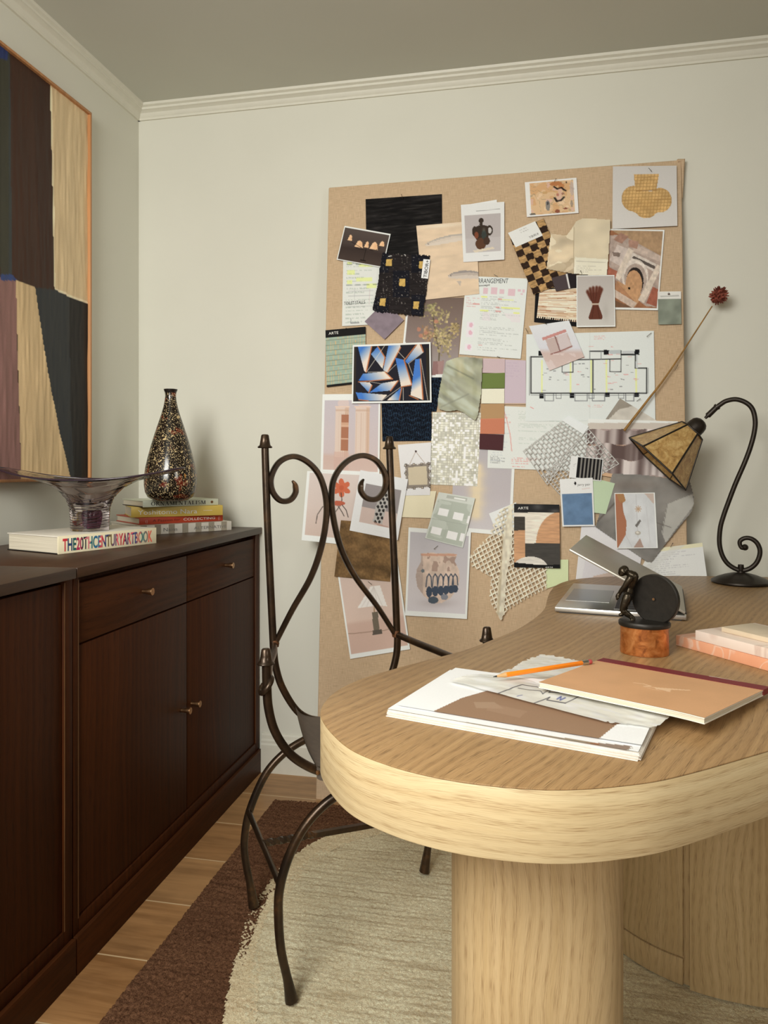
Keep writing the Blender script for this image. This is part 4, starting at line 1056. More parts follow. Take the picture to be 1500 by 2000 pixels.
nslab(0, 1, 0, 1, -.0052, -.0041, 'back_cover', 'cover_white')
def pnb(c):
    c.uv().fill((208, 154, 102)); c.mul(.97 + .06 * vnoise(c.U, c.V, 6, 5, 2, 2))
    k = (236, 196, 150)
    c.pl([(.42, .50), (.47, .48), (.52, .50), (.50, .54), (.56, .52)], .014, k, .8); c.poly([(.55, .52), (.62, .47), (.72, .40), (.73, .42), (.64, .50), (.66, .57), (.60, .55), (.58, .57)], k, .75); c.pl([(.50, .56), (.56, .58), (.62, .59)], .008, k, .6)
    c.rect(0, 0, 1, .002, (190, 136, 88))
nv = [nbp(0, 1, .0026), nbp(1, 1, .0026), nbp(1, 0, .0026), nbp(0, 0, .0026)]
nslab(0, 1, 0, .89, .0013, .0023, 'front_cover', 'cover_white')
N = 40; U_, V2 = np.meshgrid(np.linspace(0, 1, 120), np.linspace(0, .93, 90))
def dnb(c): return -.0015 * np.clip((c.U - .78) / .22, 0, 1) ** 2 * (c.V * .93 + .07)
flat = lambda u, v: nbq(u, v) + UZ * .0027
painted('cover_paper', [flat(0, .89), flat(1, .89), flat(1, 0), flat(0, 0)], [(0, 0), (1, 0), (1, 1), (0, 1)], 120, 90, pnb, M['print'], parent=nb, disp=dnb, nrm=(0, 0, 1))
nslab(-.001, 1.001, .885, 1.008, -.0050, .0032, 'spine_strip', 'maroon')
# pencil
pa, pb = onz(963, 1322, ZD + .0225), onz(1155, 1292, ZD + .0225)
pd_ = (pb - pa).normalized(); PLn = (pb - pa).length
pc = thing('pencil', 'orange hexagonal pencil resting on the tracing paper', 'pencil', pa)
pt_ = lambda f: pa + pd_ * f
hx = [(cos(PI * k / 3), math.sin(PI * k / 3)) for k in range(6)]
build(MB().tube([pt_(.021), pt_(PLn - .019)], .0039, sec=hx), 'shaft', M['pencil'], pc, bevel=.0003)
build(MB().tube([pt_(.006), pt_(.021), pt_(.0225)], [.0013, .0037, .0037], 12), 'sharpened_wood', M['pencil_wood'], pc, smooth=40)
build(MB().tube([pt_(0), pt_(.0062)], [.0003, .0014], 10), 'lead', M['graphite'], pc, smooth=60)
build(MB().tube([pt_(PLn - .0195 + .0011 * i) for i in range(12)], [.0040 if i % 2 else .0037 for i in range(12)], 14), 'ferrule', M['ferrule'], pc, smooth=60)
build(MB().tube([pt_(PLn - .0075), pt_(PLn - .001), pt_(PLn)], [.0036, .0036, .0028], 12), 'eraser', M['eraser'], pc, smooth=50)

ps_ = [onz(1385, 1320, ZD + .0012), onz(1446, 1331, ZD + .0012), onz(1436, 1340, ZD + .0012), onz(1375, 1330, ZD + .0012)]
o = build(MB().hexa([p - UZ * .0008 for p in ps_] + ps_), 'paper_slip', M['plaster'], None, smooth=None); tag(o, 'sliver of white paper sticking out behind the notebook spine', 'paper')
# ================================================================== PINBOARD
BT, BB = Vector((0, 2.464, 2.044)), Vector((0, 2.312, 0.0))
BS = (BT - BB).normalized(); BN = Vector((0, -BS.z, BS.y)); BX = Vector((1, 0, 0))
def bp(x, y, off=0.0): return onp(x, y, BB + BN * off, BN)
x0, x1 = -.701, .447
board = thing('pinboard', 'tall linen covered pinboard leaning on the back wall', 'pinboard', (-.13, 2.32, 0))
HB = (BT - BB).length
build(MB().slab(BB + BX * x0, BX * (x1 - x0), BS * HB, -BN * .024), 'linen_panel', M['linen'], board, bevel=.004, segs=3)
c_ = BB + BX * x1 + BS * HB
build(MB().tube([c_ - BX * .012 + BN * .001 - BS * .003, c_ + BX * .003 - BS * .001 - BN * .004, c_ + BX * .004 - BS * .03 - BN * .01, c_ + BX * .002 - BS * .12 - BN * .012], [.005, .009, .006, .002], 10), 'corner_fold', M['linen'], board, smooth=60)

ORD = [0]
def sheet(name, label, cat, quad, paint, layer, mat='print', res=1.5, clip=None, disp=None, group=None, gain=GAIN, parent=None):
    ORD[0] += 1
    off = .0014 + layer * .0016 + ORD[0] * .00002
    C4 = [bp(x, y, off) for x, y in quad]
    w = max(math.dist(quad[0], quad[1]), math.dist(quad[3], quad[2])); h = max(math.dist(quad[0], quad[3]), math.dist(quad[1], quad[2]))
    nx, ny = max(3, int(w / res)), max(3, int(h / res))
    cl = None
    if clip is not None: cl = clip if callable(clip) else (lambda X, Y, u, v: inpoly(X, Y, clip))
    o = painted(name, C4, None, nx, ny, paint, M[mat], disp=disp, nrm=tuple(BN), clip=cl, gain=gain, parent=parent)
    o['off'] = off
    if label: tag(o, label, cat, group)
    return o, off
def curlb(a=.0012, seed=1): return lambda c: a * (np.abs(c.U - .5) * 2) ** 3 * (.4 + .6 * c.V)
def wr(a=.003, fx=4, fy=4, seed=1): return lambda c: a * (vnoise(c.U, c.V, fx, fy, seed, 2))
def tx(txt, x, y, x2, y2, hpx, off, parent, mat='ink', bold=0.0, shear=0.0):
    """a line of letters from pixel (x,y) to (x2,y2), baseline, on the board"""
    a, b = bp(x, y, off + .0007), bp(x2, y2, off + .0007); r = (b - a).normalized(); u = BN.cross(r).normalized()
    if u.z < 0 and abs(r.z) < .7: u = -u
    hh = (bp(x, y, off) - bp(x, y - hpx, off)).length
    return lettering(txt, a, r, u, hh, M[mat], parent, width=(b - a).length, bold=bold, shear=shear)
WH = (222, 222, 212)

# ---- layer 1-2: lowest sheets
def p(c):
    c.uv().fill((38, 35, 33)); n = vnoise(c.U, c.V, 4, 55, 3, 3); n2 = vnoise(c.U + .15 * np.sin(c.V * 9), c.V + .1 * c.U, 6, 38, 5, 3); c.mul(.35 + 1.5 * n * n2 * (.6 + .8 * n2))
sheet('texture_sheet', 'black charred wood grain sheet at upper left of pinboard', 'texture sheet', [(714, 389), (863, 379), (864, 500), (716, 508)], p, 1)
def p(c):
    c.uv().vgrad([(0, (176, 168, 166)), (.55, (182, 172, 170)), (1, (196, 188, 184))]); X = c.U
    for y, w in ((.25, .05), (.33, .07), (.42, .055), (.5, .075), (.58, .06), (.66, .075), (.74, .05), (.8, .06)): c.blob(.40, y, .13 * w / .06, .07, (222, 200, 158), .9)
    c.rect(.34, .22, .46, .82, (220, 200, 160), .45); c.rect(.955, 0, 1, 1, WH); c.rect(0, 0, 1, .03, WH); c.rect(0, .955, 1, 1, WH)
sheet('photo_print', 'grey print of a pale stacked totem behind the net cloth', 'photo print', [(888, 874), (1007, 868), (999, 1047), (880, 1036)], p, 1)
def p(c):
    c.uv().vgrad([(0, (112, 92, 80)), (.55, (136, 118, 108)), (1, (168, 158, 152))]); c.px()
    r = np.random.RandomState(5)
    c.pl([(855, 735), (858, 690), (850, 650), (845, 610)], 2, (92, 78, 50)); c.pl([(857, 680), (880, 645), (895, 632)], 1.6, (88, 72, 48)); c.pl([(853, 660), (830, 655)], 1.6, (92, 74, 50))
    for cx_, cy_, sx_, sy_, n_, col in ((852, 612, 22, 16, 70, (176, 158, 104)), (860, 655, 26, 26, 120, (186, 166, 110)), (888, 640, 10, 14, 40, (176, 152, 98)), (835, 652, 14, 14, 50, (178, 140, 100)), (872, 670, 14, 18, 60, (180, 160, 108)), (840, 600, 14, 8, 24, (160, 150, 96))):
        for _ in range(n_):
            a, b = cx_ + r.randn() * sx_ * .5, cy_ + r.randn() * sy_ * .5; k = r.uniform(.72, 1.14); c.ell(a, b, r.uniform(1, 3), r.uniform(1, 3), tuple(v * k for v in col), .85)
    for a, b in ((818, 643), (822, 656), (832, 650), (852, 628)): c.ell(a, b, 4, 4, (186, 122, 92), .8)
    c.poly([(846, 706), (868, 704), (864, 738), (843, 738)], (142, 104, 98)); c.poly([(855, 706), (868, 704), (864, 738), (856, 738)], (160, 124, 116))
    c.poly([(780, 600), (797, 600), (786, 745), (775, 745)], WH); c.poly([(775, 736), (870, 731), (870, 745), (775, 745)], WH)
sheet('photo_print', 'brown print of dried yellow flowers in a pot, under the torn fish print', 'photo print', [(796, 584), (906, 581), (891, 737), (780, 740)], p, 1)
def p(c):
    c.uv().fill((16, 20, 30)); n = vnoise(c.U, c.V, 20, 34, 4, 2)
    a = np.abs(((c.V * 13 + .25 * np.sin(c.U * 30)) % 1) - .5) < .12; b = np.abs(((c.U * 22 + .5 * (np.floor(c.V * 13) % 2)) % 1) - .5) < .16
    c.put(a, (36, 62, 82), .5); c.put(b, (44, 74, 96), .45); c.mul(.55 + .7 * n)
sheet('fabric_swatch', 'dark navy woven velvet swatch below the blue geometric print', 'fabric swatch', [(744, 738), (864, 737), (842, 861), (747, 862)], p, 1, 'cloth', 1.1, disp=wr(.001), clip=lambda X, Y, u, v: inpoly(X, Y, [(740, 730), (868, 730), (872, 805), (843, 804), (842 + 1, 862), (747, 863)]))
def p(c):
    c.uv().fill((212, 208, 186)); i, j = np.floor(c.U * 22), np.floor(c.V * 30); r = np.random.RandomState(3).rand(64, 64)
    k = r[(j % 64).astype(int), (i % 64).astype(int)]; c.mul(.82 + .32 * k); g = (np.abs((c.U * 22) % 1 - .5) > .42) | (np.abs((c.V * 30) % 1 - .5) > .42); c.put(g, (166, 158, 130), .7)
    c.put(k > .75, (240, 242, 228), .8)
sheet('mosaic_sample', 'sparkling white mosaic mesh sample left of the colour chips', 'mosaic sample', [(845, 805), (941, 806), (932, 950), (838, 946)], p, 1, 'shiny', 1.1)
def p(c):
    c.uv().fill((226, 208, 178)); n = vnoise(c.U, c.V, 3, 46, 2, 2); c.put(n > .5, (206, 168, 124), .6); c.put(vnoise(c.U, c.V, 2, 60, 6) > .66, (176, 120, 82), .8); c.put(vnoise(c.U, c.V, 2, 50, 9) > .68, (238, 226, 200), .8)
bc_ = lambda c: c.uv().fill((24, 22, 22))
sc_o, of = sheet('sample_card', 'beige striped weave sample on black card beside the glove print', 'sample card', [(1046, 566), (1135, 558), (1128, 638), (1043, 629)], bc_, 1)
sheet('weave_swatch', None, None, [(1054, 566), (1135, 562), (1130, 631), (1048, 622)], p, 1.5, 'cloth', 1.3, clip=lambda X, Y, u, v: (v < .96 + .03 * np.sign(np.sin(u * 120))), parent=sc_o)
def p(c):
    c.uv().fill((214, 214, 202)); c.scrib(.08, .04, .9, .98, 22, (120, 140, 120), .35, 3)
    for x, y, w, h in ((.1, .25, .13, .04), (.4, .26, .35, .06), (.1, .36, .2, .05), (.35, .45, .4, .04), (.62, .52, .25, .05), (.1, .47, .15, .05)): c.rect(x, y, x + w, y + h, (222, 232, 110), .6)
    for y in (.29, .53): 
        for x in (.1, .33, .55, .78): c.line(x, y, x + .13, y, .012, (90, 100, 92), .6)
    for y in (.60, .66, .78): c.line(.15, y, .8, y, .008, (140, 140, 140), .5)
    c.line(.32, .58, .32, .76, .012, (130, 130, 132), .5); c.line(.7, .58, .7, .76, .012, (170, 130, 130), .5)
    c.pl([(.24, .92), (.24, .97), (.46, .97), (.46, .86)], .012, (110, 110, 112), .8)
o, of = sheet('drawing_sheet', 'white sheet of toilet stall sketches with yellow marks, left edge of pinboard', 'drawing sheet', [(671, 468), (750, 468), (741, 633), (668, 637)], p, 2, 'paper')
tx('TOILET STALLS', 672, 596, 713, 593, 7, of, o)
def p(c):
    c.uv().fill((216, 218, 208)); c.scrib(.28, .24, .95, .95, 44, (120, 126, 120), .35, 5); c.scrib(.03, .24, .26, .4, 6, (206, 110, 110), .4, 8)
    for x, y, w, h in ((.30, .14, .07, .08), (.42, .13, .1, .09), (.56, .15, .08, .06), (.70, .14, .12, .09), (.86, .14, .04, .03), (.93, .14, .04, .04), (.90, .19, .04, .02)): c.rect(x, y, x + w, y + h, (214, 142, 158), .5)
    for x, y, w in ((.27, .25, .1), (.6, .27, .2), (.27, .42, .14), (.62, .375, .3), (.82, .43, .1)): c.rect(x, y, x + w, y + .018, (226, 232, 96), .75)
    for x, y, w in ((.14, .345, .12), (.55, .265, .06), (.52, .375, .07), (.53, .42, .08), (.3, .86, .06)): c.rect(x, y, x + w, y + .014, (206, 96, 88), .5)
    for y in (.62, .72, .9): c.rect(.08, y - .04, .20, y + .05, (224, 214, 214), .9); c.ell(.15, y, .03, .03, (214, 140, 158), .6)
    c.put(vnoise(c.U, c.V, 8, 3, 4) * (c.V > .45) * (c.V < .55) > .6, (222, 206, 206), .5)
o, of = sheet('notes_sheet', 'white arrangement notes sheet with pink and yellow marks in middle of pinboard', 'notes sheet', [(911, 539), (1031, 544), (1017, 701), (897, 692)], p, 2, 'paper', disp=curlb(.0010))
tx('ARRANGEMENT', 927, 553, 992, 553, 9.5, of, o, bold=-.004, shear=.1); tx('concept', 929, 560, 957, 558, 4, of, o, 'ink_grey', bold=.02)
def p(c):
    c.uv().fill((216, 217, 206)); c.scrib(.3, .03, .95, .6, 20, (150, 168, 150), .35, 6); c.scrib(.03, .03, .22, .9, 20, (130, 140, 160), .25, 7); c.scrib(.03, .80, .24, .97, 7, (90, 90, 90), .5, 9)
    c.pl([(.14, .02), (.18, .2), (.22, .45), (.24, .72)], .008, (220, 120, 110), .7); c.scrib(.24, .78, .6, .98, 7, (220, 110, 104), .6, 10); c.scrib(.1, .15, .28, .3, 2, (220, 120, 110), .4, 11)
sheet('notes_sheet', 'white handwritten notes sheet with red arrows, right of the colour chips', 'notes sheet', [(955, 792), (1152, 800), (1152, 921), (952, 914)], p, 2, 'paper')
def p(c):
    c.uv().fill((196, 176, 182)); c.rect(0, .97, 1, 1, (186, 156, 124)); c.scrib(.05, .05, .7, .45, 7, (176, 150, 170), .4, 4)
sheet('note_paper', 'plain lilac paper to the right of the colour chips', 'paper', [(986, 702), (1027, 704), (1027, 790), (985, 790)], p, 2, 'paper')
def p(c):
    c.px().fill((214, 217, 208)); K = (38, 38, 38); G = (120, 122, 122); R = (222, 130, 124)
    c.line(1152, 648, 1152, 822, 1.4, (204, 207, 198))
    for x in (1059, 1115, 1155, 1185, 1243): c.rect(x - 2, 703, x + 1.4, 768, (226, 232, 130), .7)
    c.pl([(1037, 697), (1037, 768), (1263, 768), (1263, 719), (1241, 719), (1241, 693), (1213, 693)], 2.2, K); c.line(1037, 697, 1105, 697, 2.2, K); c.line(1100, 703, 1213, 701, 2, K); c.line(1158, 703, 1158, 768, 2.2, K)
    c.pl([(1152, 686), (1180, 686)], 2.2, K); c.pl([(1152, 686), (1152, 702)], 1.4, G); c.pl([(1174, 686), (1174, 702)], 1.4, G); c.pl([(1191, 702), (1191, 726), (1213, 726), (1213, 685), (1188, 685)], 1.6, K); c.pl([(1098, 710), (1098, 727), (1119, 727), (1119, 704)], 1.5, K)
    c.rect(1190, 684, 1212, 691, (180, 186, 182)); c.line(1213, 692, 1248, 692, 2, K); c.rect(1216, 685, 1240, 691, (190, 192, 188)); c.rect(1242, 692, 1246, 719, (196, 198, 194))
    for x, y in ((1184, 688), (1244, 687), (1058, 774), (1117, 773), (1186, 771), (1244, 771), (1056, 690)): c.rect(x - 4.5, y - 4.5, x + 4.5, y + 4.5, (26, 26, 28))
    for x, w in ((1064, 17), (1123, 24), (1157, 24), (1222, 16)): c.pl([(x, 770), (x, 783), (x + w, 783), (x + w, 770)], 1.6, G)
    for x in (1086, 1150, 1208): c.pl([(x, 770), (x, 778), (x + 10, 778), (x + 10, 770)], 1.2, G)
    c.line(1037, 772, 1250, 772, 1, G); c.line(1034, 697, 1034, 772, 1.2, G); c.line(1266, 719, 1266, 768, 1, G)
    r = np.random.RandomState(2)
    for _ in range(26): x, y = r.uniform(1045, 1255), r.uniform(708, 762); c.rect(x, y, x + r.uniform(3, 7), y + 1.6, G, .7)
    for _ in range(26): x, y = r.uniform(1100, 1258), r.uniform(672, 762); c.rect(x, y, x + r.uniform(4, 12), y + 1.4, R, .55)
    c.scrib(1160, 655, 1185, 664, 3, R, .6, 4); c.scrib(1145, 790, 1180, 796, 2, R, .5, 6); c.line(1036, 795, 1042, 798, 1.2, R)
o, of = sheet('floor_plan', 'large white printed floor plan with yellow and red marks, right side of pinboard', 'floor plan', [(1028, 653), (1277, 646), (1280, 820), (1027, 823)], p, 3, 'paper', 1.1)

# ---- middle layers
def p(c):
    c.uv().fill((218, 190, 154)); c.mul(.95 + .1 * vnoise(c.U, c.V, 5, 20, 2, 2)); c.blob(.4, .03, .5, .03, (232, 222, 196), .5)
    for (x, y, L, h, tone, sk) in ((.12, .27, .95, .07, (196, 186, 174), -.03), (.47, .72, .68, .075, (158, 150, 146), .07)):
        t_ = np.clip((c.U - x) / L, 0, 1); mid = y - .04 * np.sin(t_ * 2.6) + sk * t_ * 1.2; ww = h * np.sqrt(np.clip(np.sin(np.minimum(t_ * 2.3, 2.6)), 0, 1)) * (1 - .45 * t_)
        d = (c.V - mid) / (ww + 1e-4); m = (np.abs(d) < 1) & (c.U > x) & (c.U < x + L)
        c.put(m, tone, .6); c.put(m & (d > .1), (216, 200, 180), .6); c.put(m & (d < -.55), tuple(v * .8 for v in tone), .6); c.ell(x + .05, y - .01, .012, .010, (70, 66, 64), .8)
    c.poly([(.62, .80), (.70, .80), (.67, .87)], (170, 158, 148), .7)
sheet('photo_print', 'peach print of two grey fish, top centre of pinboard', 'photo print', [(813, 441), (930, 431), (936, 574), (827, 586)], p, 3, disp=curlb(.001))
def p(c):
    c.uv().fill((222, 218, 208)); a = [c.U, c.V]
    k = lambda x, y, rx, ry, col, al=.85: c.ell(x, y, rx, ry, col, al)
    c.rect(.09, .04, .93, .96, (214, 176, 128)); n = vnoise(c.U, c.V, 7, 5, 12, 2); m = (c.U > .09) & (c.U < .93) & (c.V > .04) & (c.V < .96)
    c.put(m & (n > .58), (226, 192, 150), .8); c.put(m & (n < .38), (204, 150, 92), .6); c.put(m & (vnoise(c.U, c.V, 9, 7, 22, 2) > .66), (212, 170, 148), .8); c.put(m & (np.abs(vnoise(c.U, c.V, 6, 5, 31, 2) - .5) < .012), (140, 124, 96), .5)
    k(.6, .12, .12, .06, (176, 104, 50)); k(.7, .2, .06, .08, (186, 116, 58)); c.pl([(.56, .2), (.62, .27), (.7, .24), (.74, .3), (.78, .34)], .035, (38, 32, 30)); c.pl([(.56, .52), (.6, .62), (.68, .6), (.74, .52)], .04, (40, 34, 32)); k(.42, .72, .045, .15, (120, 116, 112)); k(.42, .66, .02, .05, (60, 58, 58))
    k(.9, .3, .04, .2, (176, 160, 158), .6); k(.6, .9, .05, .05, (132, 66, 44)); k(.76, .84, .05, .02, (122, 52, 38)); k(.8, .1, .015, .03, (40, 34, 30)); k(.12, .93, .06, .03, (90, 84, 74)); k(.62, .44, .03, .04, (176, 104, 84)); k(.72, .42, .03, .03, (150, 100, 78)); k(.38, .35, .05, .04, (196, 152, 92)); k(.88, .72, .025, .1, (120, 110, 100), .6)
sheet('photo_print', 'small print of orange terrazzo pattern near top of pinboard', 'photo print', [(1025, 356), (1126, 347), (1130, 416), (1029, 424)], p, 3, res=1.2)
def p(c):
    c.uv().fill((150, 98, 62)); m = lambda pts, col, a=1: c.px().poly(pts, col, a)
    c.mul(.85 + .3 * vnoise(c.U, c.V, 8, 10, 3, 2))
    m([(1190, 447), (1297, 449), (1293, 500), (1250, 478), (1215, 462)], (168, 134, 96)); S = (190, 168, 150); S2 = (172, 150, 134); Ln = (222, 208, 190)
    m([(1190, 460), (1214, 458), (1295, 502), (1285, 600), (1262, 598), (1190, 545)], S2); m([(1240, 476), (1290, 500), (1290, 512), (1236, 490)], S); m([(1212, 454), (1228, 462), (1214, 476), (1198, 468)], (162, 120, 98)); m([(1228, 468), (1248, 472), (1244, 486), (1228, 482)], (170, 128, 106))
    m([(1206, 478), (1232, 488), (1212, 520), (1190, 508)], (196, 178, 164)); m([(1234, 492), (1282, 516), (1276, 530), (1230, 506)], (204, 190, 174)); m([(1238, 500), (1280, 520), (1278, 526), (1234, 504)], (60, 50, 44), .8)
    c.ell(1240, 540, 26, 34, Ln, .8); c.ell(1241, 545, 22, 30, (172, 152, 136)); c.ell(1240, 550, 17, 28, (48, 40, 36)); c.ell(1238, 555, 16, 27, (188, 140, 94))
    m([(1206, 548), (1256, 576), (1240, 600), (1196, 574)], (188, 140, 94)); m([(1186, 540), (1204, 548), (1240, 590), (1235, 604), (1186, 572)], (160, 108, 72), .6)
    m([(1228, 484), (1238, 490), (1210, 548), (1200, 542)], (208, 190, 168)); m([(1284, 516), (1292, 522), (1258, 592), (1246, 586)], (208, 190, 168)); m([(1186, 520), (1206, 530), (1200, 548), (1184, 536)], (168, 96, 70)); m([(1275, 560), (1288, 566), (1284, 600), (1262, 592)], (160, 90, 66)); m([(1184, 580), (1250, 606), (1184, 606)], (118, 84, 58)); m([(1192, 560), (1244, 592), (1236, 602), (1190, 574)], (196, 172, 150))
    c.px().ell(1229, 563, 2.5, 2.5, (30, 24, 20)); m([(1196, 492), (1212, 494), (1210, 502), (1198, 500)], (96, 78, 66), .7)
    c.mul(.9 + .2 * vnoise(c.U, c.V, 24, 28, 7, 2)); c.uv().rect(0, 0, 1, .02, WH).rect(.972, 0, 1, 1, WH).rect(0, .975, 1, 1, WH)
sheet('photo_print', 'print of carved stone doors with an arch, upper right of pinboard', 'photo print', [(1190, 447), (1298, 449), (1285, 606), (1183, 604)], p, 3, res=1.1)
def p(c):
    c.uv().fill((196, 174, 166)); c.vgrad([(0, (188, 178, 180)), (.75, (196, 178, 172)), (.8, (198, 168, 152)), (1, (202, 174, 158))])
    for x0, x1, a, b in ((.24, .46, .17, .80), (.58, .82, .17, .80)):
        c.rect(x0, a, x1, b, (212, 188, 168)); c.rect(x1 - .06, a, x1, b, (200, 164, 136), .8); c.ell((x0 + x1) / 2 + .02, .12, .10, .06, (206, 184, 174)); c.rect(x0 - .02, .155, x1 + .02, .17, (220, 190, 166)); c.rect(x0, .2, x1, .22, (190, 150, 122), .5)
        for i in range(6): c.line(x0 + .02 + i * (x1 - x0) / 6.2, .24, x0 + .02 + i * (x1 - x0) / 6.2, .8, .006, (188, 148, 120), .5)
    c.rect(.34, .26, .46, .72, (168, 108, 76)); c.rect(.34, .40, .46, .42, (206, 160, 128)); c.rect(.34, .56, .46, .58, (206, 160, 128)); c.rect(.34, .36, .46, .40, (212, 170, 136), .7); c.rect(.22, .74, .48, .98, (200, 160, 142), .6)
    c.rect(0, 0, 1, .08, WH, 1).rect(0, .97, 1, 1, WH).rect(0, 0, .035, 1, WH).rect(.975, 0, 1, 1, WH)
sheet('photo_print', 'pink print of two fluted columns at left edge of pinboard', 'photo print', [(630, 770), (743, 769), (741, 927), (626, 921)], p, 3, res=1.3)
def p(c):
    c.uv().vgrad([(0, (206, 190, 178)), (.5, (206, 186, 172)), (1, (198, 172, 154))]); O = (200, 96, 56); c.px()
    for k in range(6):
        a = k * PI / 3 + .5; c.ell(667 + 11 * cos(a), 953 + 11 * math.sin(a), 7.5, 5.2, O, 1, a)
    c.ell(667, 953, 4.5, 5, (190, 84, 46)); D = (70, 56, 48); c.pl([(666, 962), (668, 978), (655, 984)], 1.6, D); c.ell(660, 983, 14, 5, (184, 88, 58)); 
    for q_ in (((648, 984), (630, 990), (620, 1005), (617, 1022)), ((650, 986), (640, 1000), (634, 1012)), ((668, 986), (676, 996), (680, 1010)), ((660, 988), (668, 1000), (672, 1008)), ((664, 988), (655, 1000), (650, 1012))): c.pl(list(q_), 1.5, D)
    c.uv().rect(0, 0, .045, 1, WH).rect(0, .92, 1, 1, WH).rect(0, 0, 1, .02, WH)
sheet('photo_print', 'print of an orange flower shaped chair hanging over left edge of pinboard', 'photo print', [(600, 920), (708, 925), (692, 1066), (589, 1055)], p, 3, res=1.2)
def p(c):
    c.uv().vgrad([(0, (200, 176, 160)), (.62, (208, 180, 160)), (.66, (198, 164, 144)), (1, (200, 166, 146))])
    r = lambda pts, col, a=1.0: c.px().poly(pts, col, a)
    r([(724, 1145), (742, 1143), (756, 1184), (736, 1182), (718, 1186), (698, 1188)], (226, 218, 206)); 
    for x in (706, 716, 727, 738, 748): c.px().line(730, 1146, x, 1186, 1.5, (196, 184, 172), .6)
    c.px().line(731, 1184, 731, 1196, 2, (150, 116, 70)); r([(726, 1196), (738, 1195), (741, 1230), (730, 1231)], (110, 98, 80)); r([(727, 1232), (746, 1229), (747, 1238), (728, 1240)], (92, 82, 70)); c.px().pl([(680, 1238), (705, 1236), (728, 1233)], 1.4, (150, 120, 98)); c.px().line(746, 1232, 768, 1227, 1.3, (150, 120, 98))
    c.uv().rect(0, 0, .028, 1, WH).rect(.972, 0, 1, 1, WH).rect(0, .955, 1, 1, WH)
sheet('photo_print', 'tilted print of a lamp with pleated white shade, lowest on pinboard', 'photo print', [(656, 1098), (775, 1085), (801, 1268), (684, 1287)], p, 3, res=1.3)
def p(c): c.uv().fill((204, 214, 160))
sheet('note_paper', 'pale yellow green paper hanging under the dark abstract sample card', 'paper', [(1066, 1093), (1110, 1093), (1110, 1136), (1067, 1150)], p, 3, 'paper')
def p(c): c.uv().fill((224, 212, 174))
sheet('note_paper', 'blank cream paper below the square mirror print', 'paper', [(791, 960), (852, 959), (843, 1012), (784, 1010)], p, 3, 'paper')
def p(c):
    c.uv().fill((214, 210, 206)); c.px().put(inpoly(c.X, c.Y, [(1150, 1050), (1210, 1085), (1240, 1140), (1135, 1140)]), (206, 200, 200), .8)
    c.px().poly([(1160, 1125), (1190, 1118), (1215, 1140), (1150, 1140)], (196, 164, 140), .7)
sheet('photo_print', 'pale lilac print half hidden behind the laptop lid', 'photo print', [(1136, 1024), (1262, 1036), (1243, 1146), (1123, 1146)], p, 3)
# upper middle
def p(c): c.uv().fill((132, 116, 122)); c.mul(.92 + .16 * vnoise(c.U, c.V, 6, 6, 3, 2))
sheet('tile_sample', 'mauve tile chip turned on its corner below the black woven fabric', 'tile sample', [(750, 590), (789, 625), (751, 663), (712, 628)], p, 4)
def p(c): c.uv().fill((52, 36, 26)) and None; i = np.floor(c.U * 5.0 + .02 * np.sin(c.V * 40)); j = np.floor(c.V * 10.0 + .03 * np.sin(c.U * 50)); m = ((i + j) % 2) == 0; c.put(m, (184, 142, 84)); n = vnoise(c.U, c.V, 8, 60, 5, 2); c.mul(.72 + .5 * n)
ck, of = sheet('fabric_swatch', 'brown and gold checkerboard fabric swatch with white label card', 'fabric swatch', [(992, 456), (1062, 427), (1112, 548), (1042, 576)], p, 4, 'cloth', 1.1, disp=wr(.0012))
def p(c): c.uv().fill((220, 218, 208)); c.scrib(.4, .12, .85, .35, 3, (130, 126, 120), .5, 2); c.scrib(.2, .80, .9, .88, 2, (130, 126, 120), .5, 4)
lc, of2 = sheet('label_card', None, None, [(992, 455), (1045, 432), (1060, 460), (1007, 483)], p, 5.2, 'paper', parent=ck)
tx('KIRBY', 1052, 458, 1034, 466, 4.5, of2, ck, 'ink_grey')
def p(c):
    c.uv().fill((128, 134, 116)); c.mul(.85 + .3 * vnoise(c.U + .4 * c.V, c.V, 3, 4, 5, 2)); c.rect(0, 0, 1, .215, (216, 212, 200)); c.ell(.48, .08, .05, .035, (80, 60, 50)); c.line(.12, .15, .9, .13, .03, (130, 128, 120), .6)
sheet('sample_card', 'sage green fabric sample card at right edge of pinboard', 'sample card', [(1284.5, 569.5), (1330, 569), (1331, 633), (1286, 634)], p, 4)
ch_p = [((196, 170, 168), [(943, 700), (986, 701), (986, 729), (942, 728)], 'lilac'), ((106, 122, 56), [(941.5, 729.5), (986, 728), (985.5, 758), (941, 759)], 'moss green'), ((224, 218, 190), [(940.5, 759.5), (985, 759), (985, 788), (940, 788)], 'cream'), ((176, 136, 88), [(939.5, 789), (985, 788.5), (985, 817), (939, 818)], 'tan'), ((196, 116, 80), [(938.5, 818), (985, 817), (985, 848), (938, 847)], 'terracotta orange'), ((76, 38, 40), [(937, 847), (984, 849), (982, 880), (936, 877)], 'maroon')]
for col, qd, nm in ch_p:
    sheet('colour_chip', nm + ' paint chip in the vertical row at centre of pinboard', 'paint chip', qd, lambda c: c.uv().fill(col).rect(0, 0, 1, .05, tuple(v * 1.08 for v in col)), 4.2, group='paint chips in a vertical row')
def p(c): c.uv().fill((148, 138, 122)); c.px().poly([(1178, 830), (1208, 800), (1240, 792), (1290, 826), (1240, 890)], (196, 188, 172)); c.mul(.92 + .16 * vnoise(c.U, c.V, 6, 6, 3, 2))
sheet('stone_sample', 'grey concrete corner print poking out above the metallic curtain print', 'photo print', [(1211, 778), (1282, 821), (1245, 880), (1175, 830)], p, 4)
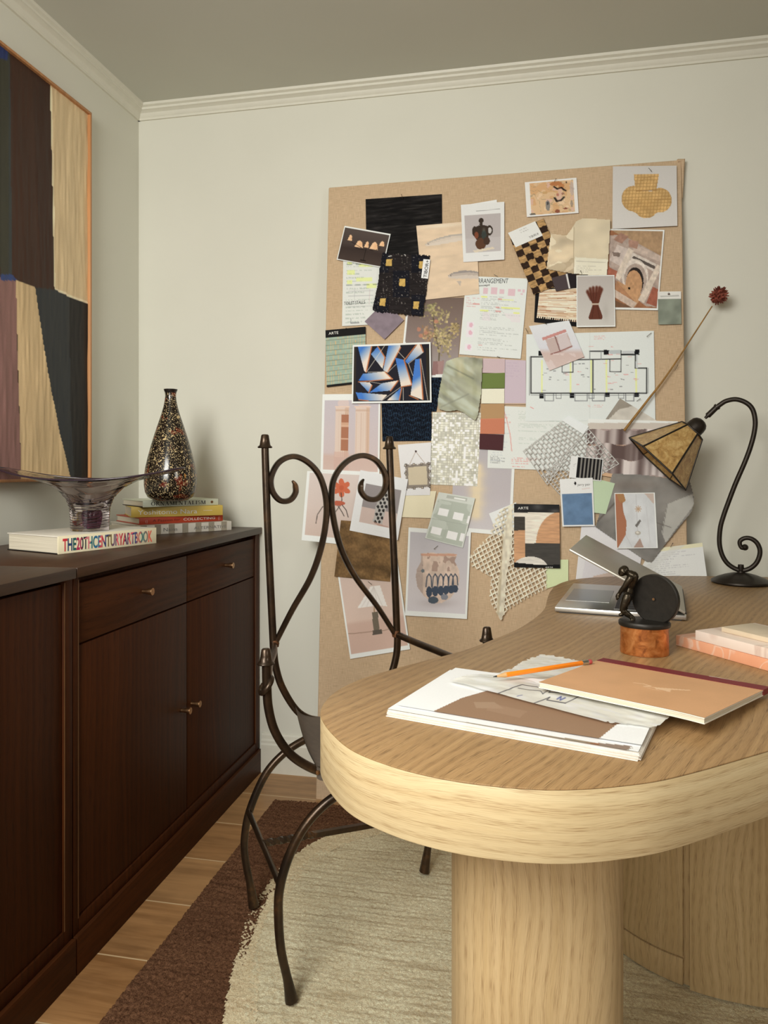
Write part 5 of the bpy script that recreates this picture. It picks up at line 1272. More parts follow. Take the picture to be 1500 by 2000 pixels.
o, of = sheet('sample_card', 'turquoise grid wallpaper sample card with black header at left edge of pinboard', 'sample card', [(635.5, 645), (714, 638), (714, 747), (638, 756)], lambda c: (c.uv().fill((152, 170, 148)), c.mul(.93 + .14 * vnoise(c.U, c.V, 8, 30, 5, 2)), c.put((np.abs((c.U * 8 + .5 * (np.floor(c.V * 11) % 2)) % 1 - .5) > .44) & (vnoise(c.U, c.V, 8, 11, 3) > .35), (204, 170, 112), .9), c.put((np.abs((c.U * 16) % 1 - .5) > .40) & (vnoise(c.U, c.V, 5, 7, 13) > .62), (206, 176, 120), .8), c.put((np.abs((c.V * 11) % 1 - .5) > .455), (112, 116, 92), .8), c.rect(0, 0, 1, .14, (26, 25, 24)), c.rect(0, .965, 1, 1, (26, 25, 24))), 4, res=1.1)
tx('ARTE', 642, 654, 661, 652, 5.5, of, o, 'white_ink'); 
def p(c):
    c.uv().fill((216, 212, 206)); B = (48, 42, 40)
    for i in range(6): c.rect(.29 + i * .072, .40 + .035 * (i % 2), .29 + (i + 1) * .072, .455 + .035 * (i % 2), B)
    c.px().put(inpoly(c.X, c.Y, [(791, 908), (838, 904), (841, 951), (793, 955)]), (122, 110, 98)); c.put(inpoly(c.X, c.Y, [(796, 912), (834, 909), (836, 946), (797, 949)]), (196, 180, 148))
    for k in range(6):
        t_ = k / 5.0
        for (ax_, ay_), (bx_, by_) in (((793, 908), (838, 905)), ((793, 955), (841, 951)), ((792, 909), (793, 954)), ((838, 906), (840, 950))):
            c.rect(ax_ + (bx_ - ax_) * t_ - 2.6, ay_ + (by_ - ay_) * t_ - 2.6, ax_ + (bx_ - ax_) * t_ + 2.6, ay_ + (by_ - ay_) * t_ + 2.6, (94, 84, 76)); c.rect(ax_ + (bx_ - ax_) * t_ - 1.3, ay_ + (by_ - ay_) * t_ - 1.3, ax_ + (bx_ - ax_) * t_ + 1.3, ay_ + (by_ - ay_) * t_ + 1.3, (190, 174, 150))
    c.pl([(800, 907), (812, 882), (830, 905)], 1, (170, 150, 134)); c.ell(812, 881.5, 2, 2, (70, 50, 44))
def p(c, P=None):
    c.uv().fill((216, 212, 206)); c.px(); c.put(inpoly(c.X, c.Y, [(791, 908), (838, 904), (841, 951), (793, 955)]), (134, 122, 108)); c.put(inpoly(c.X, c.Y, [(797, 913), (833, 910), (835, 946), (798, 948)]), (196, 180, 148))
    for k in range(7):
        t_ = k / 6.0
        for (ax_, ay_), (bx_, by_) in (((793, 908), (838, 905)), ((793, 955), (841, 951)), ((792, 909), (793, 954)), ((838, 906), (840, 950))):
            x_, y_ = ax_ + (bx_ - ax_) * t_, ay_ + (by_ - ay_) * t_; s_ = 2.5 if k % 2 == 0 else 1.3
            c.rect(x_ - s_, y_ - s_, x_ + s_, y_ + s_, (92, 82, 74) if k % 2 == 0 else (204, 198, 188))
            if k % 2 == 0: c.rect(x_ - 1.2, y_ - 1.2, x_ + 1.2, y_ + 1.2, (186, 170, 146))
    c.pl([(800, 907), (812, 882), (830, 905)], 1.1, (170, 150, 134)); c.ell(812, 881.5, 2, 2, (70, 50, 44))
sheet('photo_print', 'white print of a square toothed mirror hung on a cord', 'photo print', [(777, 869), (842, 864), (840, 967), (787, 968)], p, 4, res=1.0)
def p(c):
    c.uv().vgrad([(0, (178, 172, 172)), (.7, (196, 186, 182)), (1, (204, 196, 194))]); c.px(); C = (206, 180, 158); D = (62, 72, 86)
    c.blob(856, 1178, 40, 10, (160, 146, 140), .5); body = [(822, 1081), (846, 1079), (852, 1081), (880, 1080), (893, 1083), (888, 1096), (896, 1112), (898, 1130), (893, 1150), (880, 1168), (862, 1178), (846, 1178), (828, 1164), (815, 1146), (812, 1126), (814, 1112), (822, 1098)]
    c.poly(body, C); c.mul(np.where(inpoly(c.X, c.Y, body), .86 + .24 * vnoise(c.U, c.V, 12, 14, 4, 3), 1)); m = inpoly(c.X, c.Y, body)
    c.put(m & (vnoise(c.U, c.V, 9, 9, 8, 3) > .60) & (c.Y < 1116), (150, 120, 104), .7); c.put(m & (c.X < 826), (150, 132, 122), .5); c.ell(826, 1115, 3.5, 3.5, (104, 110, 110)); c.poly([(822, 1081), (893, 1082), (890, 1086), (824, 1086)], (196, 140, 110), .8)
    for i, x in enumerate((838, 850, 861, 871, 881, 889)):
        yb = 1146 + 6 * math.sin(i * 2); c.pl([(x - 6, yb), (x - 4, 1127), (x, 1121), (x + 4, 1127), (x + 5, yb)], 2.0, D); c.ell(x, 1156 - i * 1.2, 5.8, 11 - i * .7, D); 
    c.ell(846, 1172, 10, 7, (74, 84, 92)); c.ell(868, 1166, 7, 6, (92, 104, 120), .7)
    c.uv().rect(0, .945, 1, 1, WH).rect(0, 0, .03, 1, WH).rect(.965, 0, 1, 1, WH).rect(0, 0, 1, .05, WH, .9)
sheet('photo_print', 'print of a round drip glazed pot at lower centre of pinboard', 'photo print', [(798, 1030), (920, 1039), (912, 1209), (791, 1202)], p, 4, res=1.1, disp=curlb(.001))
def p(c):
    c.uv().fill((216, 215, 206)); c.scrib(.12, .12, .9, .9, 16, (150, 146, 150), .4, 3); c.rect(0, 0, 1, .08, (226, 214, 150), .6); c.px().poly([(1322, 1062), (1345, 1060), (1260, 1122), (1235, 1125)], (204, 202, 192), .6)
o, of = sheet('notes_sheet', 'white lined notes sheet at lower right corner of pinboard behind desk', 'notes sheet', [(1272, 1072), (1371.5, 1060), (1384, 1150), (1226, 1158)], p, 2.5, 'paper', disp=curlb(.001))
# upper layers
def p(c):
    c.uv().fill((62, 52, 46)); c.vgrad([(0, (84, 72, 64)), (.5, (70, 58, 52)), (.62, (58, 46, 40)), (1, (72, 58, 50))]); Lc = (232, 186, 136); K = (34, 26, 22)
    for x, y, rx, ry in ((.18, .32, .05, .10), (.40, .45, .09, .11), (.56, .43, .05, .10), (.72, .43, .09, .125), (.87, .33, .06, .085)):
        c.poly([(x - rx, y + ry * .8), (x - rx * .5, y - ry * .7), (x, y - ry), (x + rx * .5, y - ry * .7), (x + rx, y + ry * .8)], Lc); c.blob(x + rx * .3, y, rx * .5, ry * .8, (216, 158, 104), .6)
    c.line(.22, .42, .50, .56, .012, K); c.line(.56, .56, .56, .88, .014, K); c.pl([(.34, .58), (.56, .58), (.74, .56), (.86, .44)], .010, K); c.rect(.5, .87, .61, .9, K); c.line(.56, .52, .56, .58, .014, K)
    c.rect(0, 0, 1, .04, WH).rect(0, .97, 1, 1, WH).rect(0, 0, .022, 1, WH).rect(.98, 0, 1, 1, WH)
sheet('photo_print', 'tilted dark print of five glowing lamp shades, upper left of pinboard', 'photo print', [(673, 441), (763, 457), (748, 523), (657.5, 507)], p, 5, res=1.1)
def p(c): c.uv().fill((222, 220, 212))
sheet('note_paper', 'blank white sheet peeking out behind the bronze vase print', 'paper', [(905, 401), (970, 390), (982, 480), (915, 492)], p, 4.6, 'paper')
def p(c):
    c.uv().fill((218, 216, 208)); c.rect(.07, .19, .92, .85, (178, 168, 162)); c.put((c.U > .07) & (c.U < .92) & (c.V > .19) & (c.V < .85) & (c.V > .6), (190, 182, 176), .6); K = (58, 46, 36)
    e = lambda x, y, rx, ry, col=K: c.ell(x, y, rx, ry, col)
    e(.46, .30, .06, .045); e(.46, .36, .04, .05); e(.47, .45, .19, .07); e(.30, .48, .06, .09); e(.65, .48, .08, .09); c.ell(.66, .48, .04, .05, (190, 182, 174)); e(.47, .56, .16, .12); e(.44, .70, .13, .10, (90, 58, 38)); e(.34, .55, .05, .06, (124, 66, 40)); e(.52, .55, .06, .08, (56, 62, 56)); e(.58, .66, .08, .07, (70, 50, 38)); c.blob(.52, .46, .04, .04, (110, 104, 88), .6)
    c.poly([(.24, .81), (.72, .77), (.78, .80), (.30, .85)], (212, 196, 168)); c.line(.35, .13, .9, .12, .008, (110, 108, 106), .7); c.line(.5, .91, .62, .91, .006, (150, 148, 146), .6)
sheet('photo_print', 'white bordered print of a dark knobbly bronze vase, top centre', 'photo print', [(900, 400), (985, 394), (985, 507), (905, 512)], p, 5.2, res=1.1)
def p(c):
    c.uv().fill((190, 184, 172)); c.vgrad([(0, (196, 190, 180)), (1, (206, 200, 190))]); c.px(); S = (206, 164, 96); m = np.zeros(c.U.shape, bool)
    for pts in ([(1238, 341), (1287, 340), (1282, 371), (1241, 373)],): m |= inpoly(c.X, c.Y, pts)
    for x, y, rx, ry in ((1237, 388, 23, 25), (1289, 391, 23, 24), (1262, 397, 34, 24), (1262, 415, 18, 11)): m |= ((c.X - x) / rx) ** 2 + ((c.Y - y) / ry) ** 2 < 1
    c.put(m, S); c.mul(np.where(m, .86 + .26 * vnoise(c.U, c.V, 10, 10, 4, 2), 1)); g = (np.abs(((c.X + .12 * (c.Y - 380)) / 6.4) % 1 - .5) > .41) | (np.abs(((c.Y + .03 * (c.X - 1262)) / 6.4) % 1 - .5) > .41); c.put(m & g, (150, 108, 52), .6); c.line(1243, 373, 1282, 371, 2, (146, 104, 50), .7); c.blob(1262, 400, 30, 20, (184, 136, 66), .25)
sheet('photo_print', 'square print of a golden woven basket vase, top right of pinboard', 'photo print', [(1197, 325), (1321.5, 323.5), (1323, 441), (1196, 447)], p, 5, res=1.1)
def p(c):
    c.px(); c.c[:] = (170, 148, 138); n = vnoise(c.U, c.V, 20, 2, 5, 2)
    for y0_, y1_, sd in ((838, 869, 2), (868, 900, 5), (898, 930, 9)):
        m = (c.Y > y0_ + 3 * np.sin(c.X / 9 + sd)) & (c.Y < y1_ + 2 * np.sin(c.X / 8 + sd)); f = vnoise(c.U, c.V * 0, 13, 1, sd, 2)
        a = np.array((96, 76, 70.0)); b = np.array((216, 202, 192.0)); col = a + (b - a) * np.clip((f - .25) * 2, 0, 1)[..., None]; c.c = np.where(m[..., None], col, c.c); c.line(1150, y1_, 1320, y1_ + 3, 2.2, (196, 150, 114), .6)
    c.rect(1100, 800, 1330, 838, (196, 184, 168)); c.rect(1100, 800, 1330, 826, WH); c.poly([(1140, 918), (1190, 924), (1320, 944), (1320, 960), (1140, 960)], (206, 164, 122)); c.poly([(1140, 924), (1190, 932), (1320, 944), (1320, 960), (1140, 960)], WH)
sheet('photo_print', 'print of ruffled metallic curtain tiers behind the lamp shade', 'photo print', [(1149, 818), (1324, 823), (1316, 953), (1142, 923)], p, 5, res=1.2)
gm = [(1196, 925), (1260, 928), (1347, 940), (1353, 962), (1356, 980), (1350, 1000), (1300, 1062), (1272, 1098), (1262, 1096), (1163, 1029)]
def p(c):
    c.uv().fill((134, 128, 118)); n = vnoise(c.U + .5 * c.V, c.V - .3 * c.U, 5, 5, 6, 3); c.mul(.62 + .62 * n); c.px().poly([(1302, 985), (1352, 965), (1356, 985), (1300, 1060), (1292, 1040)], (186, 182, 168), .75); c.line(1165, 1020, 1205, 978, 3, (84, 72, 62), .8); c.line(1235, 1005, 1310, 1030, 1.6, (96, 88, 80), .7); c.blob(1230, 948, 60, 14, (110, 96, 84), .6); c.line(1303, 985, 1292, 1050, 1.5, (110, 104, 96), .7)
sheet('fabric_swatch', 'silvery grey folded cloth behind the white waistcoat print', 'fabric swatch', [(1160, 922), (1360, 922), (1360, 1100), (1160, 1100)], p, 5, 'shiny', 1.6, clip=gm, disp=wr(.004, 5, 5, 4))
def p(c):
    c.uv().fill((120, 90, 52)); c.mul(.66 + .6 * vnoise(c.U, c.V, 6, 9, 5, 4)); c.mul(.9 + .2 * vnoise(c.U, c.V, 60, 50, 6)); c.blob(.45, .3, .12, .3, (146, 114, 70), .4)
sheet('fabric_swatch', 'olive brown velvet swatch below the spotted print', 'fabric swatch', [(666, 1016), (770, 1024), (762, 1136), (653, 1126)], p, 4.6, 'cloth', disp=wr(.0016, 3, 3, 3))
def p(c): c.uv().fill((220, 220, 212))
sheet('note_paper', 'white scrap of paper behind top of the net cloth', 'paper', [(955, 1003), (1008, 981), (1012, 1040), (964, 1026)], p, 4.6, 'paper')
# black woven fabric with gold squares
bf = [(728, 603), (737, 560), (741, 530), (747, 493), (760, 496), (840, 499), (838, 520), (834, 560), (828, 600), (826, 617), (800, 615), (760, 611), (735, 609)]
def p(c):
    c.px().fill((38, 33, 32)); u = c.U * 4; v = c.V * 6; c.put((np.abs(c.U - .16) < .13) & ((c.V < .33) | (c.V > .7)), (26, 26, 32)); c.put((np.abs(c.U - .82) < .15) & ((c.V < .33) | (c.V > .66)), (26, 26, 32)); c.put((np.abs(c.U - .5) < .14) & (np.abs(c.V - .5) < .2), (26, 26, 32))
    dots = (vnoise(c.U, c.V, 60, 90, 3) > .84) & ((c.U * 20) % 1 < .5); c.put(dots, (150, 140, 128), .7); c.mul(.75 + .5 * vnoise(c.U, c.V, 14, 80, 5, 2))
    for pts in ([(755, 507), (766, 506), (765, 520), (753, 520)], [(819, 511), (827, 511), (826, 525), (818, 524)], [(781, 545), (792, 545), (791, 560), (779, 558)], [(743, 583), (754, 583), (752, 598), (741, 597)], [(808, 589), (819, 589), (817, 604), (807, 603)]):
        m = inpoly(c.X, c.Y, pts); s_ = np.sin((c.X + c.Y) * 2.2) * .5 + .5; c.put(m, (214, 176, 84)); c.put(m & (s_ > .5), (170, 130, 56), .7)
    for a, b in (((759, 501), (765, 500)), ((788, 495), (792, 499))): c.line(*a, *b, 1.3, (220, 216, 206))
bw, of = sheet('fabric_swatch', 'black woven fabric with five gold squares and a white tag', 'fabric swatch', [(726, 490), (842, 490), (842, 620), (726, 620)], p, 6, 'cloth', 1.0, clip=lambda X, Y, u, v: inpoly(X + (vnoise(u, v, 60, 8, 3) - .5) * 2, Y + (vnoise(u, v, 60, 9, 4) - .5) * 5, bf), disp=wr(.0022, 4, 5, 2))
tg, of2 = sheet('name_tag', None, None, [(827, 506), (840.5, 507), (836, 544.5), (822.5, 543)], lambda c: c.uv().fill((226, 224, 216)), 8, 'paper', parent=bw)
tx('TIBOR+', 833, 542, 838, 508.5, 6.5, of2, bw, 'ink', bold=.01)
o_ = [c for c in bw.children if c.name.startswith('lettering')]
cs = [(1076, 457), (1090, 459), (1106, 461), (1116, 448), (1125, 433), (1138, 427), (1165, 428), (1192, 430), (1189, 490), (1185, 537), (1150, 537), (1120.5, 535), (1095, 531), (1067.5, 526), (1071, 495)]
def p(c):
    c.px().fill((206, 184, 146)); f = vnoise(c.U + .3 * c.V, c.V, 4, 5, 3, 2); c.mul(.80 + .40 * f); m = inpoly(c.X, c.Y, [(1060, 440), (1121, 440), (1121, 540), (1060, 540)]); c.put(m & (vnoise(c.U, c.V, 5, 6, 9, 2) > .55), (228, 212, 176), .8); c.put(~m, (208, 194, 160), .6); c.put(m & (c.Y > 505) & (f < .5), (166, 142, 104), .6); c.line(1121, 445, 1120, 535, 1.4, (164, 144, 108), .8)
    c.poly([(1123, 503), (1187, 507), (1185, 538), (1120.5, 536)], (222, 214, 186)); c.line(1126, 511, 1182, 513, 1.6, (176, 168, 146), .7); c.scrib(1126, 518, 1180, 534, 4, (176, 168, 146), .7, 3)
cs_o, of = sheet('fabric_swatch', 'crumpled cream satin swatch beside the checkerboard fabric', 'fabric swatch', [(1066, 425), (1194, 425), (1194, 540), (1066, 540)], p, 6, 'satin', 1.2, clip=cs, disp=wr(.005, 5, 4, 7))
def p(c): c.uv().fill((74, 62, 62)); c.rect(.66, 0, 1, 1, (38, 32, 34)); c.rect(.60, -.1, .66, 1.1, (216, 210, 202))
sheet('colour_chip', 'dark plum paint chip tucked under the cream satin swatch', 'paint chip', [(1077, 543), (1124, 530), (1128, 560), (1086, 569)], p, 5.2)
def p(c):
    c.uv().fill((206, 206, 204)); c.px(); c.vgrad([(625, (214, 214, 210)), (680, (206, 204, 206)), (690, (200, 174, 162)), (730, (206, 182, 170))]); P_ = (196, 132, 122)
    c.poly([(1065, 664), (1090, 656), (1108, 650), (1118, 678), (1094, 690), (1076, 692)], (190, 166, 156)); c.poly([(1088, 656), (1106, 650), (1116, 677), (1094, 684)], (204, 190, 186), .8); c.poly([(1058, 660), (1104, 643), (1107, 648), (1061, 665)], P_); c.line(1084, 657, 1094, 686, 2, (124, 82, 76)); c.pl([(1076, 692), (1094, 686), (1117, 676)], 2, (140, 84, 76)); c.put(vnoise(c.U, c.V, 7, 7, 4, 2) * (c.Y > 690) > .6, (216, 198, 190), .6)
sheet('photo_print', 'tilted white print of a pink two seat bench over the floor plan', 'photo print', [(1033, 637), (1111, 626), (1141, 697), (1073, 724)], p, 6, res=1.2, disp=curlb(.0015))
ss = [(872, 706), (888, 700), (903, 697), (925, 699), (943, 700), (941, 735), (940, 768), (933, 812), (929, 821), (920, 817), (906, 806), (893, 801), (875, 804), (857, 799), (855, 785), (858, 765), (864, 734)]
def p(c):
    c.px().fill((142, 142, 108)); f = vnoise(c.U * .8 + .5 * c.V, c.V - .45 * c.U, 2, 9, 5, 2); c.mul(.70 + .58 * f); g = vnoise(c.U * .8 + .5 * c.V, c.V - .45 * c.U, 3, 11, 8, 2); c.put(np.clip((g - .5) * 4, 0, 1), (176, 184, 164), .6); c.put(np.clip((vnoise(c.U, c.V, 4, 4, 15, 2) - .55) * 5, 0, 1), (178, 164, 112), .45); c.line(875, 715, 925, 740, 3, (92, 94, 72), .5); c.line(862, 795, 915, 770, 3, (104, 104, 78), .5)  # shading of the folds painted into the silk colour
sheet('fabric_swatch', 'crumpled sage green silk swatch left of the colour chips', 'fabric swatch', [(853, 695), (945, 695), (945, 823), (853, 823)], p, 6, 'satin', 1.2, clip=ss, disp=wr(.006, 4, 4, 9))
# wire meshes
def mesh_sheet(label, quad, nu, nv, layer, lab=False):
    def p(c):
        c.uv().fill((178, 173, 162)); c.put(vnoise(c.U, c.V, 30, 40, 3) > .5, (214, 212, 202), .8); c.put((np.abs((c.V * nv) % 1 - .5) > .42), (122, 114, 104), .7)
        if lab: c.rect(0, 0, 1, .13, (218, 220, 214))
    def cl(X, Y, u, v):
        a = np.abs((u * nu + .5 * (np.floor(v * nv) % 2)) % 1 - .5) > .40; b = np.abs((v * nv) % 1 - .5) > .33
        e = (u < .02) | (u > .98) | (v > .985)
        return a | b | e | ((v < .13) if lab else (v < .015))
    return sheet('mesh_sample', label, 'mesh sample', quad, p, layer, 'shiny', .62, clip=cl, disp=wr(.0016, 3, 3, 2))
mesh_sheet('silver wire mesh sample turned to the right, behind striped card', [(1149, 836), (1210, 906), (1098, 972), (1060, 930)], 9, 16, 6)
mesh_sheet('silver wire mesh sample with white edge strip, tilted to the left', [(1149, 832), (1110, 812), (1021, 881), (1069, 948)][1:2] + [(1150, 833), (1069, 948), (1021, 881)], 6, 16, 7, True)
def p(c): c.uv().fill((184, 202, 162))
sheet('note_paper', 'plain mint green paper behind the blue sample card', 'paper', [(1157, 933), (1201, 944), (1183, 1004), (1150, 1000)], p, 6.6, 'paper')
cl_p = [(1000, 984), (1013, 984), (1016, 1010), (1022, 1040), (1050, 1075), (1068, 1113), (1067, 1150), (1030, 1168), (990, 1192), (982, 1206), (979, 1214), (970, 1196), (960, 1180), (956, 1165), (958, 1140), (960, 1127), (940, 1116), (922, 1107), (917, 1087), (935, 1066), (955, 1047), (966, 1015), (977, 997)]
def p(c): c.px().fill((230, 218, 188)); c.mul(.86 + .2 * vnoise(c.U, c.V, 40, 40, 3)); c.line(985, 990, 978, 1120, 4, (176, 156, 118), .5); c.line(978, 1120, 972, 1205, 5, (170, 150, 112), .55)  # darker lines put the fold's shading into the cloth colour
def cl(X, Y, u, v):
    a = X * .55 + Y; b = X - .42 * Y
    g = (np.abs((a / 9.6) % 1 - .5) > .34) | (np.abs((b / 8.6) % 1 - .5) > .35)
    solid = inpoly(X, Y, [(996, 984), (1013, 984), (1014, 1060), (1002, 1062), (990, 1120), (984, 1200), (976, 1212), (970, 1195), (972, 1150), (978, 1110), (984, 1040)]) & (np.abs((b / 7.2) % 1 - .5) > -1)
    return inpoly(X, Y, cl_p) & (g | (solid & (X < 1000)))
def dnet(c): return .001 + .006 * np.exp(-((c.PX - (984 - (c.PY - 985) * .05)) / 9) ** 2) + .002 * vnoise(c.U, c.V, 4, 5, 3)
sheet('net_cloth', 'cream open net cloth hanging in a fold at lower right of pinboard', 'fabric swatch', [(915, 980), (1072, 980), (1072, 1216), (915, 1216)], p, 4.6, 'cloth', .9, clip=cl, disp=dnet)
def p(c):
    c.uv().vgrad([(0, (202, 198, 196)), (1, (208, 200, 196))]); c.uv(); c.rect(.16, .20, .90, .83, (142, 132, 128)); c.rect(.16, .58, .90, .83, (196, 172, 158)); c.px(); b = [(744, 960), (757, 955), (762, 972), (752, 1000), (746, 1024), (728, 1018), (734, 990)]
    c.put(inpoly(c.X, c.Y, b), (172, 166, 156)); r = 0
    for i in range(4):
        for j in range(9):
            x, y = 733 + i * 8 + (j % 2) * 4 + (8 - j) * 1.3, 960 + j * 7.4
            if inpoly(np.array([[x]]), np.array([[y]]), b)[0, 0]: c.ell(x, y, 2.7, 3.2, (46, 42, 40))
    c.poly([(728, 1018), (746, 1025), (775, 1034), (775, 1037), (740, 1028)], (176, 136, 116), .8); m = (c.U > .9) | (c.U < .16); c.put(m, (218, 216, 210)); c.uv().rect(0, .83, 1, 1, (218, 216, 210)).rect(0, 0, 1, .20, (216, 214, 208)); c.line(.5, .915, .7, .915, .006, (160, 158, 156), .7)
sheet('photo_print', 'tilted white print of a black spotted vase behind chair scroll', 'photo print', [(704, 918), (797, 936), (777, 1055), (683, 1036)], p, 6, res=1.2, disp=curlb(.002))
def p(c):
    c.uv().fill((196, 198, 184)); c.rect(.04, .14, .96, .98, (168, 174, 156)); c.put(vnoise(c.U, c.V, 3, 10, 4) > .55, (196, 200, 184), .5); c.rect(.25, .03, .8, .10, (140, 142, 126), .5); c.rect(.45, .05, .75, .08, (232, 232, 222), .8)
    for x, y, w in ((.14, .32, .26), (.55, .34, .26), (.93, .36, .06), (.10, .72, .26), (.52, .74, .26), (.86, .73, .1)): c.rect(x, y, x + w, y + .15, (255, 255, 250))
    c.line(.02, .57, .98, .55, .012, (150, 154, 140), .6); c.line(.44, .14, .46, .98, .008, (158, 162, 146), .5)
sheet('mirror_sample', 'pale glass tile sample card tilted over the pot print', 'sample card', [(857, 961), (928, 973), (904, 1070), (830, 1051)], p, 6.4, 'shiny', 1.1)
def p(c):
    c.uv().fill((186, 178, 166)); c.vgrad([(0, (178, 168, 158)), (1, (196, 190, 178))]); B = (98, 50, 34)
    for x, y, l in ((.29, .32, .10), (.36, .27, .12), (.44, .25, .12), (.53, .245, .12), (.61, .25, .11), (.66, .28, .10)): c.line(x, y, .47 + (x - .47) * .5, .45, .075, B)
    c.poly([(.30, .36), (.66, .32), (.60, .52), (.55, .58), (.44, .58), (.38, .5)], B); c.poly([(.42, .57), (.57, .57), (.68, .80), (.66, .86), (.34, .86), (.31, .82)], B); c.rect(.40, .545, .58, .575, (188, 164, 140))
    for x in (.36, .44, .53): c.line(x, .34, .46 + (x - .46) * .5, .5, .012, (70, 32, 22))
    c.line(.45, .6, .40, .85, .012, (72, 34, 24)); c.line(.54, .6, .6, .85, .012, (72, 34, 24)); c.blob(.76, .72, .1, .2, (160, 152, 140), .4); c.rect(0, 0, .015, 1, WH).rect(.975, 0, 1, 1, WH).rect(0, .975, 1, 1, WH).rect(0, 0, 1, .015, WH)
sheet('photo_print', 'grey print of brown leather gloves tied together', 'photo print', [(1126, 538), (1200, 537), (1202, 638), (1126, 639)], p, 7, res=1.0)
def p(c):
    c.px().fill((224, 212, 190)); K = (66, 60, 52); O = (198, 146, 100); c.rect(1000, 980, 1100, 1001, (40, 38, 37)); c.blob(1050, 990, 12, 8, (150, 148, 144), .7); c.blob(1084, 998, 12, 4, (170, 168, 160), .8); c.blob(1010, 999, 14, 2, (90, 88, 86), .6)
    c.rect(1000, 1009, 1026, 1036, K); c.rect(1000, 1036, 1026, 1110, O); c.ell(1094, 1062, 47, 62, O); c.rect(1026, 1001, 1047, 1061, (224, 212, 190), .0); c.rect(1026, 1061, 1100, 1112, (70, 66, 60)); c.ell(1036, 1112, 35, 25, (212, 204, 188)); c.put(c.Y < 1002, (0, 0, 0), 0)
    c.mul(.9 + .2 * vnoise(c.U, c.V, 6, 70, 4, 2)); c.rect(1000, 1103, 1100, 1112, (26, 25, 24)); c.poly([(1000, 1098), (1100, 1108), (1100, 1112), (1000, 1112)], (26, 25, 24)); c.rect(1000, 980, 1100, 1001, (38, 36, 35), .6)
o, of = sheet('sample_card', 'wallpaper sample card of orange, cream and charcoal shapes beside net cloth', 'sample card', [(1004, 984), (1092.5, 985.5), (1094, 1110), (1004, 1108)], p, 9, res=1.1)
tx('ARTE', 1011.5, 995, 1032, 994.5, 5, of, o, 'white_ink'); tx('ARTE', 1065, 1109, 1080, 1109, 2.2, of, o, 'white_ink')
# blue geometric print
def p(c):
    c.uv().fill((28, 26, 34)); c.rect(.025, .04, .975, .96, (30, 28, 36)); c.rect(.94, .1, .975, .96, (44, 38, 28)); c.rect(.025, .04, .05, .96, (50, 42, 34))
    W2, Bl = np.array((222, 206, 186.0)), np.array((46, 112, 190.0))
    cr = lambda *l: [((x - 287) / 638, (y - 345) / 480) for x, y in l]
    def shard(pts, a, b):
        pts = cr(*pts); (ax_, ay_), (bx_, by_) = cr(a, b); m = inpoly(c.U, c.V, pts); dx, dy = bx_ - ax_, by_ - ay_
        t_ = np.clip(((c.U - ax_) * dx + (c.V - ay_) * dy) / (dx * dx + dy * dy), 0, 1); col = Bl + (W2 - Bl) * (t_ ** .8)[..., None]; c.c = np.where(m[..., None], col, c.c)
        return pts
    O = (198, 112, 56)
    def edge(*l): c.pl(cr(*l), .016, O, .9)
    shard([(330, 360), (445, 355), (400, 575), (385, 560)], (350, 400), (430, 440)); edge((445, 360), (402, 572))
    shard([(440, 425), (495, 365), (553, 455), (535, 548)], (470, 390), (530, 530)); edge((495, 362), (555, 455), (545, 520))
    shard([(585, 350), (682, 350), (680, 385), (575, 578), (540, 560)], (570, 400), (660, 430)); edge((682, 380), (578, 576))
    shard([(720, 490), (830, 345), (865, 425), (735, 512)], (740, 500), (850, 390)); edge((820, 350), (715, 480)); edge((840, 345), (865, 420))
    shard([(640, 462), (705, 480), (772, 680), (685, 695)], (655, 520), (740, 650)); edge((710, 480), (772, 685), (685, 697))
    shard([(800, 480), (838, 475), (858, 805), (760, 765)], (790, 640), (850, 690)); edge((840, 480), (858, 800)); edge((752, 768), (820, 800))
    shard([(340, 640), (375, 585), (555, 570), (612, 630), (500, 640)], (400, 640), (540, 580)); edge((340, 650), (615, 632), (555, 572))
    shard([(345, 652), (430, 655), (450, 680), (425, 738)], (380, 710), (430, 660)); edge((450, 680), (425, 738))
    shard([(430, 738), (530, 665), (662, 645), (600, 725)], (500, 720), (600, 650)); edge((662, 648), (600, 728))
    shard([(318, 735), (400, 742), (575, 760), (530, 805), (345, 800)], (380, 790), (540, 760)); edge((345, 795), (420, 805))
    shard([(570, 805), (690, 700), (668, 805)], (680, 780), (600, 800)); edge((690, 705), (670, 805))
    for l in (((555, 355), (405, 570)), ((660, 410), (715, 470)), ((745, 510), (780, 610)), ((645, 515), (575, 580)), ((845, 475), (895, 805)), ((865, 425), (745, 512)), ((430, 650), (520, 668)), ((680, 700), (530, 805)), ((702, 705), (702, 805)), ((415, 572), (560, 570))): c.pl(cr(*l), .007, (206, 196, 176), .85)
    for x0_, y0_, x1_, y1_ in ((0, 0, .02, 1), (.982, 0, 1, 1), (0, 0, 1, .03), (0, .972, 1, 1)): c.rect(x0_, y0_, x1_, y1_, WH)
sheet('art_print', 'white bordered print of blue and white geometric shards on black', 'art print', [(689, 674), (841, 668), (843, 786), (687, 788)], p, 8, res=.8, disp=curlb(.001))
def p(c):
    c.uv().fill((218, 216, 208)); c.rect(.22, .04, .97, .97, (22, 20, 20)); 
    for i in range(6): c.rect(.31 + i * .113, .04, .355 + i * .113, .97, (128, 122, 112))
    c.scrib(.10, .3, .18, .75, 12, (140, 138, 132), .6, 4); c.rect(.97, 0, 1, 1, (214, 212, 206))
sheet('sample_card', 'black and grey striped sample card over the wire mesh', 'sample card', [(1115.5, 890), (1178.5, 896), (1174, 940), (1111, 932.5)], p, 8, res=1.0)
